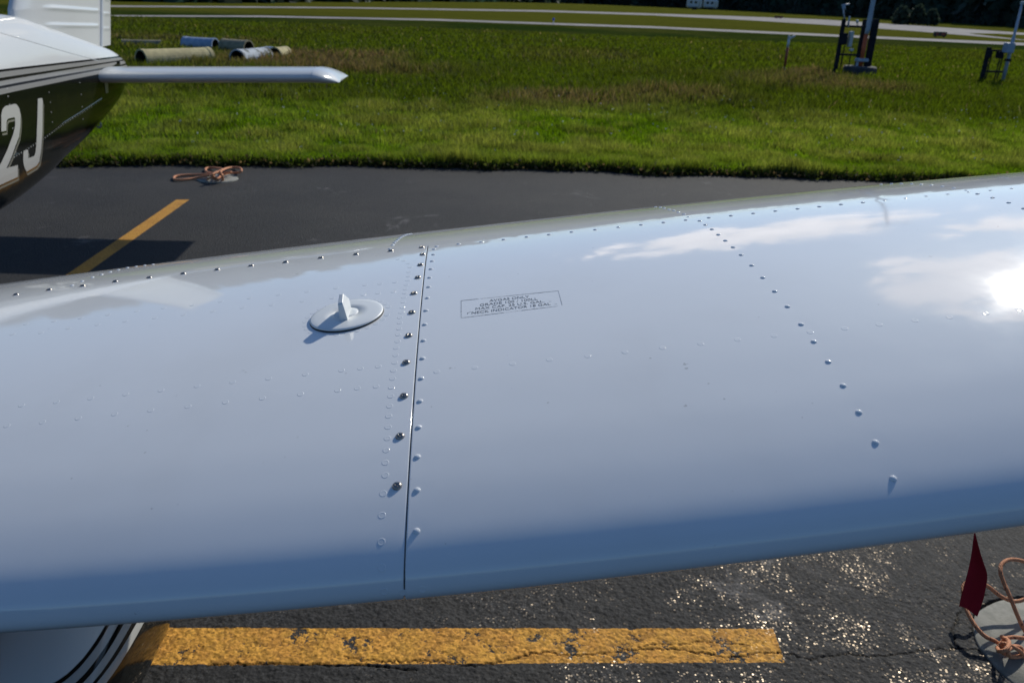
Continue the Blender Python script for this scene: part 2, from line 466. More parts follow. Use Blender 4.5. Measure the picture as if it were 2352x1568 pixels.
carve([(790, 1512), (860, 1520), (930, 1521), (1010, 1522), (1080, 1531), (1150, 1522), (1240, 1502), (1330, 1508), (1440, 1496), (1520, 1494), (1590, 1500), (1680, 1512), (1740, 1503), (1800, 1503), (1860, 1516), (1930, 1504), (2010, 1511), (2100, 1500), (2200, 1494), (2260, 1500)], .0016)
carve([(480, 1530), (600, 1527), (720, 1529), (840, 1532), (960, 1540)], .0022)
carve([(1460, 1490), (1540, 1482), (1640, 1478), (1720, 1486)], .0009)
carve([(2200, 1494), (2190, 1440), (2215, 1400), (2262, 1368)], .0022)
fade = np.clip((GX - NP[0]) / .1, 0, 1) * np.clip((NP[1] - GX) / .1, 0, 1) * np.clip((GY - NP[2]) / .1, 0, 1) * np.clip((NP[3] - GY) / .3, 0, 1)
Z = .004 + .0052 * Hh * fade * .9 - .006 * crack
# leave the tie-down pad free
PAD_C = np.array([1.545, 1.765]); PAD_R = .235
rr_ = np.hypot(GX - PAD_C[0], GY - PAD_C[1]); Z = np.where(rr_ < PAD_R + .004, -.03, Z)
o = mesh('apron_foreground', np.stack([GX, GY, Z], -1).reshape(-1, 3), grid_faces(*GX.shape)[:, ::-1] * 1, M_ASPH_N, smooth=True)
me = o.data
for nm, arr in (('hgt', Hh), ('crack', crack)):
    at = me.attributes.new(nm, 'FLOAT', 'POINT'); at.data.foreach_set('value', arr.ravel().astype(np.float32))
me.flip_normals()
tag(o, kind='structure', label='coarse cracked asphalt in front of the wing with worn yellow line')
# cut the flat apron sheet away below it
ap = bpy.data.objects['apron']; ap.location.z = -.002

# runways
M_RUN = noisy('runway_pavement', (.34, .315, .30), (.24, .23, .225), .35, .95, .01, 3, spec=.05)


def strip(name, bot, top, m, z, label):
    n = len(bot); V = []
    for a, b in zip(bot, top): V += [(a[0], a[1], z), (b[0], b[1], z)]
    tag(mesh(name, V, [(2 * i, 2 * i + 2, 2 * i + 3, 2 * i + 1) for i in range(n - 1)], m), kind='structure', label=label)


G2 = lambda q, z=0: gnd(q[0], q[1], z)[:2]
xs_ = [60, 254, 600, 1000, 1500, 1900, 2352, 2700]
strip('taxiway', [G2((x, y)) for x, y in zip(xs_, [38, 38.5, 40, 48, 65.5, 84, 105, 122])],
      [G2((x, y)) for x, y in zip(xs_, [35, 35.5, 36.5, 44, 61, 79, 99, 115])], M_RUN, .004, 'narrow pale taxiway crossing the grass')
xs_ = [100, 254, 800, 1250, 1500, 1700, 1900, 2100, 2352, 2700]
strip('runway', [G2((x, y)) for x, y in zip(xs_, [17, 16.5, 20, 28, 36, 46, 58, 72, 93, 118])],
      [G2((x, y)) for x, y in zip(xs_, [13, 13, 17, 24, 31.5, 38, 46, 59, 76, 97])], M_RUN, .004, 'pale far runway widening to the right')
# grass island between the runway's two arms
isl = [G2(q) for q in ((2225, 77), (2290, 78), (2352, 81), (2700, 102), (2700, 110), (2352, 92), (2290, 85), (2245, 80))]
tag(mesh('grass_island', [(a[0], a[1], .010) for a in isl], [tuple(range(len(isl)))[::-1]], M_FIELD), kind='structure', label='sliver of grass between runway arms')

# ------------------------------------------------------------------ the wing
UPR = np.array([(0, 0), (.1, .55), (0.313, 1.208), (0.542, 1.480), (1.016, 1.900), (2.231, 2.680), (4.697, 3.863), (7.184, 4.794), (9.682, 5.578), (14.697, 6.842), (19.726, 7.809), (24.764, 8.550), (29.807, 9.093), (34.854, 9.455), (39.903, 9.639), (44.953, 9.617), (50, 9.374), (55.043, 8.910), (60.079, 8.260), (65.106, 7.462), (70.124, 6.542), (75.131, 5.532), (80.126, 4.447), (85.109, 3.320), (90.080, 2.175), (95.040, 1.058), (100, 0)]) / 100
LWR = np.array([(.12, -.5), (0.687, -1.008), (1.484, -1.472), (2.769, -1.936), (5.303, -2.599), (7.816, -3.098), (10.318, -3.510), (15.303, -4.150), (20.274, -4.625), (25.236, -4.970), (30.193, -5.205), (40.097, -5.335), (50, -4.63), (60, -3.1), (70, -1.5), (80, -.1), (90, .5), (99.8, -.05)]) / 100


def blunt(x, up):
    """the rounder nose this wing has (15 percent thick, 2 percent camber)"""
    yt = .75 * (.2969 * np.sqrt(x) - .126 * x - .3516 * x ** 2 + .2843 * x ** 3 - .1015 * x ** 4)
    yc = np.where(x < .4, .125 * (.8 * x - x * x), .02 / .36 * (.2 + .8 * x - x * x))
    return yc + yt if up else yc - yt


def rounder(P, up):
    w = .05 * np.clip((.5 - P[:, 0]) / .25, 0, 1); return np.c_[P[:, 0], P[:, 1] * (1 - w) + w * blunt(P[:, 0], up)]


PF = np.vstack([rounder(LWR, False)[::-1], rounder(UPR, True)])


def smooth_profile(P, n):
    # arc-length resample of a Catmull-Rom curve, denser at the nose
    S = np.array(spline(list(P), 14)); d = np.r_[0, np.cumsum(np.hypot(*np.diff(S, axis=0).T))]
    w = 1 / (0.010 + .16 * np.clip(np.abs(S[:, 0]), 0, .12)); q = np.r_[0, np.cumsum(.5 * (w[1:] + w[:-1]) * np.diff(d))]
    t = np.linspace(0, q[-1], n); return np.c_[np.interp(t, q, S[:, 0]), np.interp(t, q, S[:, 1])]


PR = smooth_profile(PF, 420)
for _ in range(6): PR[1:-1] = .25 * PR[:-2] + .5 * PR[1:-1] + .25 * PR[2:]
TH = [0.6501, 0.0413, 0.067, 1.077, 0.1437, -0.0112, 1.0241, -0.003, -0.0414, -0.0035]
INC, CH, YAW = R_(3.0), 1.6, .08


def lin(c0, c1, c2, X, lim=1.5):
    """quadratic inside the part seen close, straight on beyond it"""
    Xc = np.clip(X, -lim, lim); return c0 + c1 * Xc + c2 * Xc * Xc + (X - Xc) * (c1 + 2 * c2 * Xc)


def wing_pts(S, P):
    """station S (m along the span), profile points P (n,2) -> world points"""
    k = lin(TH[6], TH[7], TH[8], S) + TH[9] * min(abs(S), 1.5) ** 4; k = np.maximum(k, .55)
    a = P * CH * k; c, s = math.cos(INC), math.sin(INC)
    yy = a[:, 0] * c + a[:, 1] * s; z2 = -a[:, 0] * s + a[:, 1] * c
    Sf = min(max(S, -1.6), 1.8)
    return np.c_[S - YAW * yy, yy + lin(TH[0], TH[1], TH[2], Sf) + (S - Sf) * .05, z2 + lin(TH[3], TH[4], TH[5], Sf) + (S - Sf) * .12]


SX = np.r_[np.linspace(-2.15, -1.0, 60, endpoint=False), np.linspace(-1.0, 1.3, 520, endpoint=False), np.linspace(1.3, 3.2, 40)]
BASEG = np.array([wing_pts(s, PR) for s in SX])
cut_i = int(np.argmin(PR[:, 0]))                        # nose index; upper surface after it
FB = grid_faces(*BASEG.shape[:2])
NRM = np.cross(np.gradient(BASEG, axis=1), np.gradient(BASEG, axis=0)); NRM /= np.linalg.norm(NRM, axis=-1, keepdims=True) + 1e-12
if NRM[300, cut_i + 100, 2] < 0: NRM = -NRM
BV = BVHTree.FromPolygons([Vector(v) for v in BASEG.reshape(-1, 3)], [tuple(f) for f in FB])


def on(bvh, x, y):
    d = Vector(ray(x, y)).normalized(); h = bvh.ray_cast(Vector(CAM), d)
    if h[0] is None: return None
    n = h[1] if h[1].dot(d) < 0 else -h[1]
    return h[0], n


def smooth_n(P):
    j = np.argmin(((BASEG - np.array(P)) ** 2).sum(-1)); return Vector(NRM.reshape(-1, 3)[j])


c5 = lambda x, y: (752.6 + .36 * x, 517.4 + .36 * y)
c4 = lambda x, y: (.36 * x, 517.4 + .36 * y)
c6 = lambda x, y: (1505 + .36 * x, 423.4 + .36 * y)
c3 = lambda x, y: (752.6 + .36 * x, .36 * y)
c2 = lambda x, y: (1505 + .36 * x, .36 * y)
SCREWS = [(969, 569), (971, 585), (966, 609), (960, 638), (951, 674), (946, 718), (939, 771), (933, 833), (928, 910), (919, 1002), (912, 1116),
          (37, 677), (113, 666), (190, 657), (265, 647), (343, 638), (421, 629), (499, 620), (577, 611), (656, 603), (737, 593), (818, 585), (898, 577), (-40, 688), (-118, 699)]
RAISED = [(1003, 567), (997, 573.5), (995.6, 585.8), (992.7, 601), (990, 619), (987, 638.7), (984.8, 660), (982, 685), (978.7, 714), (976, 746), (973, 783), (970.8, 824), (968, 870), (965, 922), (962, 982), (959, 1049.5), (958, 1126), (957, 1220)]
RAISED += [c6(*q) for q in ((212, 210), (283, 236), (320, 261), (362, 290), (403, 324), (448, 362), (497, 404), (549, 453), (616, 520), (687, 598), (763, 685), (844, 782), (931, 895), (1012, 1005), (1104, 1133), (1199, 1285), (1299, 1455))]
RAISED += [(1505 + .36 * 1517, 1003.8 + .36 * 265), (1505 + .36 * 1405, 1003.8 + .36 * 35)]
RAISED += [c3(*q) for q in ((2273, 1367), (2238, 1354), (2208, 1344), (2178, 1337), (2147, 1328), (2122, 1324), (2092, 1321), (2060, 1320.5), (2030, 1322.5), (2004, 1327))]
RAISED += [c3(*q) for q in ((835, 1560), (980, 1547), (1123, 1531), (1270, 1514), (1412, 1499), (1557, 1483), (1707, 1468), (1855, 1452), (2000, 1437), (2143, 1422), (2285, 1407))]
RAISED += [c2(*q) for q in ((342, 1392), (483, 1379), (625, 1364), (767, 1349), (908, 1335), (1047, 1321), (1185, 1307), (1325, 1294), (1462, 1280), (1598, 1267), (1730, 1254), (1867, 1241), (1998, 1227), (2138, 1217), (2275, 1204))]
RAISED += [c2(*q) for q in ((1983, 1216), (2056, 1240), (2152, 1265), (2255, 1297), (2350, 1334), (2450, 1375), (1905, 1200), (1832, 1189), (1762, 1181), (1697, 1176), (1635, 1173.5), (1570, 1172.5), (1507, 1174), (1441, 1177.5), (1385, 1181))]
RAISED += [c3(*q) for q in ((415, 1563), (425, 1550), (435, 1540), (447, 1530), (457, 1522), (466, 1515), (478, 1508), (490, 1502), (503, 1497), (516, 1494), (530, 1492))] + [c5(396, 152), c5(413, 127)]
RAISED += [c4(*q) for q in ((460, 383), (523, 356), (590, 332), (648, 314), (703, 298), (755, 284), (813, 271), (868, 263), (923, 256), (976, 250))]
FLUSH = [c5(*q) for q in ((450, 217), (486, 228), (514, 244), (526, 268), (519, 298), (516, 325), (512, 352), (502, 380), (497, 407), (492, 432), (487, 460), (483, 490), (478, 524), (470, 556), (462, 588), (460, 622), (456, 660), (450, 697), (446, 740), (438, 782), (434, 828), (428, 876), (420, 927), (415, 978), (407, 1034), (403, 1090), (396, 1153), (390, 1217), (386, 1287), (381, 1358), (374, 1434), (368, 1513))]
FLUSH += [(885, 1091), (880, 1133), (877, 1183), (876, 1244), (877, 1303), (883, 1358), (925, 1360), (971, 1352)]
FLUSH += [c4(*q) for q in ((138, 1148), (360, 1126), (580, 1103), (803, 1077), (1028, 1052), (1258, 1025), (1485, 1000), (1715, 977), (1948, 950), (2180, 925), (2300, 913), (-85, 1170))] + [c5(323, 900), c5(310, 1027)]
FLUSH += [c4(*q) for q in ((45, 1278), (271, 1255), (500, 1230), (732, 1204), (963, 1180), (1200, 1156), (1440, 1128), (1675, 1103), (1918, 1077), (2155, 1053), (2280, 1039))]
FLUSH += [c4(*q) for q in ((80, 696), (165, 630), (262, 685), (345, 612), (437, 657), (515, 592), (622, 634), (690, 571), (800, 613), (873, 549), (988, 592), (1045, 528), (1172, 572), (1228, 510), (1357, 550), (1408, 487), (1548, 526), (1592, 465), (1733, 507), (1777, 443), (1930, 485), (1960, 424), (2120, 464), (2143, 401))]
FLUSH += [c5(*q) for q in ((228, 443), (322, 433), (420, 424), (238, 381), (335, 373), (430, 363), (697, 937), (940, 911), (1180, 886), (1415, 860), (1660, 837), (1897, 811), (2136, 784))]
FLUSH += [c6(*q) for q in ((290, 1020), (525, 994), (758, 969), (988, 945), (1208, 922), (1428, 898), (1657, 872), (1877, 850), (2108, 826), (2322, 802), (2540, 778))]


def place_list(L_):
    out = []
    for q in L_:
        h = on(BV, *q)
        if h: out.append((h[0], smooth_n(h[0])))
    return out


P_SCREW, P_RAISED, P_FLUSH = place_list(SCREWS), place_list(RAISED), place_list(FLUSH)
CAPP, CAPN = on(BV, 797, 726); CAPN = smooth_n(CAPP)
ca = Vector((0, 1, 0)); ca = (ca - CAPN * ca.dot(CAPN)).normalized(); cb_ = ca.cross(CAPN)   # ca: aft, cb_: right
for k in range(26):
    w = 2 * math.pi * (k + .3) / 26
    if k in (0,): continue
    p = CAPP + (cb_ * math.cos(w) + ca * math.sin(w)) * .0605
    d = (p - Vector(CAM)).normalized(); h = BV.ray_cast(Vector(CAM), d)
    P_FLUSH.append((h[0], smooth_n(h[0])))

# small dents the rivets pull into the skin, and long waves in the sheet
DG = BASEG.copy(); disp = np.zeros(BASEG.shape[:2])
for (P, n), amp, rad in [(q, .00016, .014) for q in P_RAISED] + [(q, .00013, .013) for q in P_SCREW] + [(q, .00003, .011) for q in P_FLUSH]:
    i0, i1 = np.searchsorted(SX, [P.x - .15, P.x + .2]); sub = BASEG[i0:i1]
    d2_ = ((sub - np.array(P)) ** 2).sum(-1); disp[i0:i1] -= amp * (2.0 if (amp > .00015 and P.y > 1.38) else 1.0) * np.exp(-d2_ / (2 * (rad * .55) ** 2)) * rnd.uniform(.6, 1.3)
YY = BASEG[..., 1]; XX = BASEG[..., 0]
upper = (np.arange(len(PR)) > cut_i + 8)[None, :]
disp += upper * (.00035 * (vnoise(XX + 9, YY + 9, .23, 31) - .5) + .00011 * (vnoise(XX + 9, YY + 9, .08, 32) - .5))
DG += NRM * disp[..., None]

SEAM = -0.09 - .08 * 0.0
h = on(BV, 936, 1200); SEAM = h[0].x + YAW * (h[0].y - lin(TH[0], TH[1], TH[2], h[0].x))
SPAR = 0.492
ju = int(np.argmin(np.abs(PR[cut_i:, 0] - SPAR))) + cut_i
jl = int(np.argmin(np.abs(PR[:cut_i, 0] - .40)))
iS = int(np.searchsorted(SX, SEAM))

AC = empty('light_aircraft', (-2.6, .9, 0), 'white low-wing light aircraft with black lower tail, seen over its left wing', 'aircraft')


def panel(name, i0, i1, j0, j1, off, edges, parent=AC, skin=.0035):
    """a sheet of the wing between grid indices, with turned-down edges where it ends on a joint; edges: set of 'l','r','u','d'"""
    G = DG[i0:i1 + 1, j0:j1 + 1] + NRM[i0:i1 + 1, j0:j1 + 1] * off; n, m_ = G.shape[:2]; Nn = NRM[i0:i1 + 1, j0:j1 + 1]
    rows = [G]
    def ext_i(G, Nn, side):
        e = G[0] if side == 'l' else G[-1]; nn = Nn[0] if side == 'l' else Nn[-1]
        nb = G[1] if side == 'l' else G[-2]
        o_ = (e - nb); o_ /= np.linalg.norm(o_, axis=1, keepdims=True)
        a = e + o_ * .0006 - nn * .0004; b = e + o_ * .0008 - nn * .0010; c = e + o_ * .0008 - nn * skin
        L_ = [a, b, c]; e_in = e + (nb - e) * .16; n_in = nn
        if side == 'l': G = np.concatenate([G[:1], e_in[None], G[1:]]); Nn = np.concatenate([Nn[:1], n_in[None], Nn[1:]])
        else: G = np.concatenate([G[:-1], e_in[None], G[-1:]]); Nn = np.concatenate([Nn[:-1], n_in[None], Nn[-1:]])
        Gn = np.concatenate([np.array(L_)[::-1], G]) if side == 'l' else np.concatenate([G, np.array(L_)])
        Nn = np.concatenate([np.array([nn] * 3), Nn]) if side == 'l' else np.concatenate([Nn, np.array([nn] * 3)])
        return Gn, Nn
    for s_ in ('l', 'r'):
        if s_ in edges: G, Nn = ext_i(G, Nn, s_)
    Gt, Nt = np.swapaxes(G, 0, 1), np.swapaxes(Nn, 0, 1)
    for s_, k in (('d', 'l'), ('u', 'r')):
        if s_ in edges: Gt, Nt = ext_i(Gt, Nt, k)
    G = np.swapaxes(Gt, 0, 1)
    o = mesh(name, G.reshape(-1, 3), grid_faces(*G.shape[:2]), M_WHITE, parent, True)
    return o


def set_station(i, S):
    BASEG[i] = wing_pts(S, PR); DG[i] = BASEG[i] + NRM[i] * disp[i][:, None]


WING = panel('wing', 0, len(SX) - 1, ju, len(PR) - 1, 0, {'d'})                  # aft upper skin
wl = panel('wing_underskin', 0, len(SX) - 1, 0, jl, 0, set())
# tip cap
tip = DG[-1]; cc_ = tip.mean(0)
rg = [tip + (np.array([.02, 0, 0]) * a + (cc_ - tip) * b) for a, b in ((0, 0), (4, .06), (9, .22), (13, .5), (15, .98))]
mesh('wing_tip', np.array(rg).reshape(-1, 3), grid_faces(5, len(PR)), M_WHITE, AC, True)
set_station(iS, SEAM + .0002)
NOSE = panel('leading_edge_skin', iS, len(SX) - 1, jl, ju, .0007, {'l', 'u'}, skin=.0045)
set_station(iS, SEAM - .0028)
TANK = panel('fuel_tank', 0, iS, jl, ju, .0001, {'r', 'u'})
set_station(iS, SEAM - .0012)
g0 = np.array([BASEG[iS] + NRM[iS] * -.003 + np.array([dx, 0, 0]) for dx in (-.012, .012)])[:, jl:ju + 1]
mesh('seam_strip', g0.reshape(-1, 3), grid_faces(*g0.shape[:2]), M_DARKGAP, AC, True)
g1 = np.stack([DG[:, ju - 3] - NRM[:, ju - 3] * .003, DG[:, ju + 3] - NRM[:, ju + 3] * .003], 1)


# fasteners ---------------------------------------------------------------
def lathe(prof, n=20):
    V = []; Fs = []
    for r, z in prof:
        for k in range(n):
            w = 2 * math.pi * k / n; V.append((r * math.cos(w), r * math.sin(w), z))
    for i in range(len(prof) - 1):
        for k in range(n):
            k2 = (k + 1) % n; Fs.append((i * n + k, i * n + k2, (i + 1) * n + k2, (i + 1) * n + k))
    if prof[-1][0] < 1e-6 or True: Fs.append(tuple((len(prof) - 1) * n + k for k in range(n)))
    return V, Fs


def data(name, V, Fs, m, smooth=True):
    me = bpy.data.meshes.new(name); me.from_pydata(V, [], Fs); me.materials.append(m)
    me.polygons.foreach_set('use_smooth', [smooth] * len(me.polygons)); return me


dome = [(.0037 * math.cos(a), .0018 * math.sin(a)) for a in np.linspace(0, 1.45, 6)]
me_rivet = data('rivet', *lathe([(.0037, -.0006)] + dome, 16), M_WHITE)
me_flush = data('flush_rivet', *lathe([(.0041, -.0002), (.0040, .00004), (.0035, .00017), (.0029, .00003), (.0016, .00002), (.0010, .00008), (.0003, .00002)], 16), M_WHITE)
V, Fs = lathe([(.0048, -.0008), (.0048, .0002), (.0045, .0009), (.0038, .0017), (.0030, .0022), (.0022, .0025), (.0014, .0026), (.0007, .0026), (.0002, .0026)], 32)
V = [(x, y, z - (.0013 if (.0002 < math.hypot(x, y) < .0028 and min(abs(x), abs(y)) < .0005) or math.hypot(x, y) < .0006 else 0)) for x, y, z in V]
me_screw = data('screw', V, Fs, M_SCREW)


def fasten(name, me, L_, parent, spin=True, lift=0.0):
    base = wpos(parent); objs = []
    for k, (P, n) in enumerate(L_):
        o = bpy.data.objects.new(name, me); col.objects.link(o); o.parent = parent
        o.location = P - base + n * lift
        q = n.to_track_quat('Z', 'Y'); e = q.to_matrix() @ Matrix.Rotation(rnd.uniform(0, 6.28) if spin else 0, 3, 'Z')
        o.rotation_euler = e.to_euler(); objs.append(o)
        if name == 'screw': o.scale = (1.12,) * 3
    return objs


def dented(L_):
    BVd = BVHTree.FromPolygons([Vector(v) for v in DG.reshape(-1, 3)], [tuple(f) for f in FB])
    out = []
    for P, n in L_:
        h = BVd.ray_cast(P + n * .01, -n, .03)
        out.append(((h[0] if h[0] else P), n))
    return out


P_SCREW, P_RAISED, P_FLUSH = dented(P_SCREW), dented(P_RAISED), dented(P_FLUSH)
fasten('screw', me_screw, P_SCREW, TANK, lift=.0003)
fasten('rivet', me_rivet, [q for q in P_RAISED if q[0].x > SEAM - .08 and q[0].y < 1.47], NOSE, lift=.0007)
fasten('rivet', me_rivet, [q for q in P_RAISED if not (q[0].x > SEAM - .08 and q[0].y < 1.47)], WING, lift=.0)
fasten('flush_rivet', me_flush, [q for q in P_FLUSH if q[0].x < SEAM - YAW * (q[0].y - .65)], TANK, lift=.00015)
me_flush2 = data('flush_rivet', *lathe([(.0041, -.0002), (.0040, .00002), (.0035, .00007), (.0029, .00002), (.0010, .00002), (.0003, .00002)], 16), M_WHITE)
fasten('flush_rivet', me_flush2, [q for q in P_FLUSH if q[0].x >= SEAM - YAW * (q[0].y - .65)], NOSE, lift=.00075)

# fuel cap ------------------------------------------------------------------
cn = CAPN; base = CAPP


def to_cap(V): return [tuple(base + cb_ * v[0] + ca * v[1] + cn * v[2]) for v in V]


V, Fs = lathe([(.0500, -.004), (.0505, .0005), (.0515, .0012), (.0524, .0018), (.0526, .0026), (.0521, .0034), (.0500, .0041), (.0440, .0047), (.033, .0052), (.0182, .0056), (.0180, .0051), (.0174, .0051), (.0172, .0056), (.0100, .0057), (.001, .0057)], 72)
M_CAP = paint_material('cap_white', (.68, .70, .70), rough=.38)
CAPO = mesh('fuel_cap', to_cap(V), Fs, M_CAP, AC, True)
V, Fs = lathe([(.0532, -.002), (.0532, .0003), (.0500, .0005), (.0490, -.003)], 72)
mesh('gasket', to_cap(V), Fs, M_DARKGAP, CAPO, True)
# tab: a tapering fin, (along, height) profile, half thickness falls with height
prof_ = [(-.0225, .0050), (-.0215, .0290), (-.0195, .0310), (-.0020, .0365), (.0010, .0360), (.0225, .0190), (.0215, .0135), (.0175, .0050)]
ang = math.radians(93); ax = Vector((math.cos(ang), math.sin(ang), 0)); ay = Vector((-ax.y, ax.x, 0)); V = []; k = len(prof_)
for side in (-1, 1):
    for l, h_ in prof_:
        hf = .0058 - (h_ - .0050) / .032 * .0030
        V.append(tuple(ax * (l - .004) + ay * side * hf + Vector((0, 0, h_))))
Fs = [tuple(range(k)), tuple(range(2 * k - 1, k - 1, -1))] + [(i, i + k, (i + 1) % k + k, (i + 1) % k) for i in range(k)]
TAB = mesh('cap_tab', to_cap(V), Fs, M_CAP, CAPO)
bv = TAB.modifiers.new('bevel', 'BEVEL'); bv.width = .0009; bv.segments = 3; bv.limit_method = 'ANGLE'

# placard: worn printed frame and four lines of lettering ------------------------
c8 = lambda x, y: (.9408 * (1100 + x / 7.84), .9408 * (690 + y / 7.84))
BVD = BVHTree.FromPolygons([Vector(v) for v in (DG + NRM * .0007).reshape(-1, 3)], [tuple(f) for f in FB])
TL, TR, BR_, BL = [np.array(q, float) for q in ((203, 345), (2062, 157), (2138, 438), (203, 675))]


def plac(u, v):
    p = (TL * (1 - u) + TR * u) * (1 - v) + (BL * (1 - u) + BR_ * u) * v
    h = on(BVD, *c8(*p)); return h[0] + h[1] * .00025


V = []; Fs = []


def bar(a, b, w0, w1):
    n = 24
    A_, B_ = np.array(a, float), np.array(b, float); dd = B_ - A_; dn = np.array([0, 1.0]) if abs(dd[0]) > abs(dd[1]) else np.array([1.0, 0])
    k0 = len(V)
    for i in range(n + 1):
        t_ = i / n; w = (w0 * (1 - t_) + w1 * t_) * (.65 + .7 * rnd.random()); p = A_ + dd * t_
        for s_ in (-.5, .5): V.append(tuple(plac(*(p + dn * s_ * w))))
    for i in range(n):
        Fs.append((k0 + 2 * i, k0 + 2 * i + 2, k0 + 2 * i + 3, k0 + 2 * i + 1))


bar((0, 0), (.18, 0), .018, .016); bar((.20, 0), (.44, 0), .008, .008); bar((.44, 0), (1, 0), .012, .020)
bar((0, 0), (0, .72), .0040, .0044); bar((0, .75), (0, 1), .0040, .002); bar((1, 0), (1, .97), .0030, .0036)
bar((0, 1), (.42, 1), .014, .016); bar((.42, 1), (.60, 1), .007, .007); bar((.60, 1), (.96, 1), .022, .010)
PLAC = mesh('placard', V, Fs, M_PLACARD, AC)
V = []; Fs = []


def textline(s, u0, u1, v0, v1, shear=0.0):
    cu = bpy.data.curves.new('t', 'FONT'); cu.body = s; cu.resolution_u = 3
    o = bpy.data.objects.new('t', cu); col.objects.link(o); bpy.context.view_layer.update()
    me = bpy.data.meshes.new_from_object(o.evaluated_get(bpy.context.evaluated_depsgraph_get()))
    co = np.array([v.co[:] for v in me.vertices]); k0 = len(V)
    x0, x1 = co[:, 0].min(), co[:, 0].max(); y1 = .69
    for v in co:
        a = (v[0] - x0) / (x1 - x0); V.append(tuple(plac(u0 + (u1 - u0) * a, v1 + (v0 - v1) * v[1] / y1)))
    for p in me.polygons: Fs.append(tuple(k0 + i for i in p.vertices))
    bpy.data.objects.remove(o); bpy.data.curves.remove(cu); bpy.data.meshes.remove(me)


textline('AVGAS ONLY', .288, .695, .105, .245)
textline('GRADE 100 / 100LL', .19, .775, .305, .445)
textline('MAX CAP. 25 U.S. GAL.  ..', .145, .905, .505, .645)
textline('NECK INDICATOR 18 GAL  ..', .105, .955, .715, .86)
textline("r'", .062, .092, .70, .82)
mesh('lettering', V, Fs, M_PLACARD, PLAC)

# ------------------------------------------------------------------ fuselage and tail
AY = math.atan(YAW); AFT = Vector((-math.sin(AY), math.cos(AY), 0)); RGT = Vector((math.cos(AY), math.sin(AY), 0))
ORG = Vector((-3.08, 6.7, 0)) - AFT * 6.72


def L2W(l, t_, z): return ORG + AFT * t_ + RGT * l + Vector((0, 0, z))


#        t     half   top   bottom  exponent
SECT = [(-1.9, .16, 1.02, .62, 2.0), (-1.85, .28, 1.10, .55, 2.2), (-1.5, .45, 1.20, .48, 2.6), (-.8, .53, 1.28, .42, 2.8), (-.3, .55, 1.34, .40, 2.9), (.2, .56, 1.66, .40, 2.7), (.7, .57, 1.80, .40, 2.6), (1.6, .57, 1.80, .40, 2.6),
        (2.4, .54, 1.70, .41, 2.6), (3.1, .45, 1.58, .43, 2.6), (3.8, .355, 1.49, .43, 2.6), (4.4, .275, 1.44, .43, 2.6), (4.97, .215, 1.405, .485, 2.55), (5.25, .185, 1.36, .535, 2.5), (5.63, .150, 1.292, .595, 2.45), (6.07, .108, 1.205, .682, 2.4), (6.4, .075, 1.14, .77, 2.3), (6.58, .052, 1.085, .85, 2.2), (6.68, .03, 1.04, .92, 2.0), (6.705, .008, 1.0, .965, 2.0)]
tt = []
SA = np.array(SECT); ts = np.r_[np.linspace(-1.9, 4.0, 90, endpoint=False), np.linspace(4.0, 6.705, 120)]
cr = np.array(spline([tuple(s) for s in SECT], 12))
RING = 72; V = []
for t_ in ts:
    hw, top, bot, ex = [np.interp(t_, cr[:, 0], cr[:, k]) for k in (1, 2, 3, 4)]
    zc = .5 * (top + bot); hz = .5 * (top - bot)
    for k in range(RING):
        w = 2 * math.pi * k / RING; c_, s_ = math.cos(w), math.sin(w)
        V.append(tuple(L2W(hw * math.copysign(abs(c_) ** (2 / ex), c_), t_, zc + hz * math.copysign(abs(s_) ** (2 / ex), s_))))
FV = np.array(V); FF = grid_faces(len(ts), RING, True)
BF = BVHTree.FromPolygons([Vector(v) for v in FV], [tuple(f) for f in FF])

# paint scheme: boundaries as heights (relative to the ground) varying along the fuselage
M_FUS, N, bs = mat('fuselage_paint', (.56, .575, .585), .12, 0, .09)
g = N.n('ShaderNodeNewGeometry').outputs['Position']
dx = N.n('ShaderNodeVectorMath', operation='SUBTRACT', i={0: g, 1: tuple(ORG)}).outputs[0]
tv = N.n('ShaderNodeVectorMath', operation='DOT_PRODUCT', i={0: dx, 1: tuple(AFT)}).outputs['Value']
zv = N.n('ShaderNodeSeparateXYZ', i={'Vector': g}).outputs['Z']
STRIPE = [((0, 160), (216, 135.6)), ((0, 166), (216, 139.8)), ((0, 179.5), (216, 147.6)), ((0, 187), (216, 151.2)), ((0, 198), (216, 159.6)), ((0, 204.5), (216, 164)), ((0, 218), (216, 172.8))]
cols_ = [(.55, .565, .575), (.008, .008, .008), (.24, .24, .235), (.008, .008, .008), (.24, .24, .235), (.008, .008, .008), (.24, .24, .235), (.006, .007, .006)]
cur = N.n('ShaderNodeRGB'); cur.outputs[0].default_value = cols_[0] + (1,); cur = cur.outputs[0]
for i, (pa, pb) in enumerate(STRIPE):
    A1, A2 = on(BF, *pa)[0], on(BF, *pb)[0]
    t1_, t2_ = (A1 - ORG).dot(AFT), (A2 - ORG).dot(AFT); sl_ = (A2.z - A1.z) / (t2_ - t1_); b_ = A1.z - sl_ * t1_
    zz_ = N.m('ADD', N.m('MULTIPLY', tv, sl_), b_)
    below = N.ramp(N.m('SUBTRACT', zz_, zv), -.0008, .0008)
    cur = N.mix(below, cur, cols_[i + 1])
N.nt.links.new(cur, bs.inputs['Base Color'])
t = N.n('ShaderNodeTexCoord').outputs['Object']
bp = N.n('ShaderNodeBump', i={'Strength': .5, 'Distance': 1.0, 'Height': N.m('MULTIPLY', N.noise(t, 7, 2, .5), .003)})
N.nt.links.new(bp.outputs[0], bs.inputs['Normal'])
FUS = mesh('fuselage', FV, FF, M_FUS, AC, True)


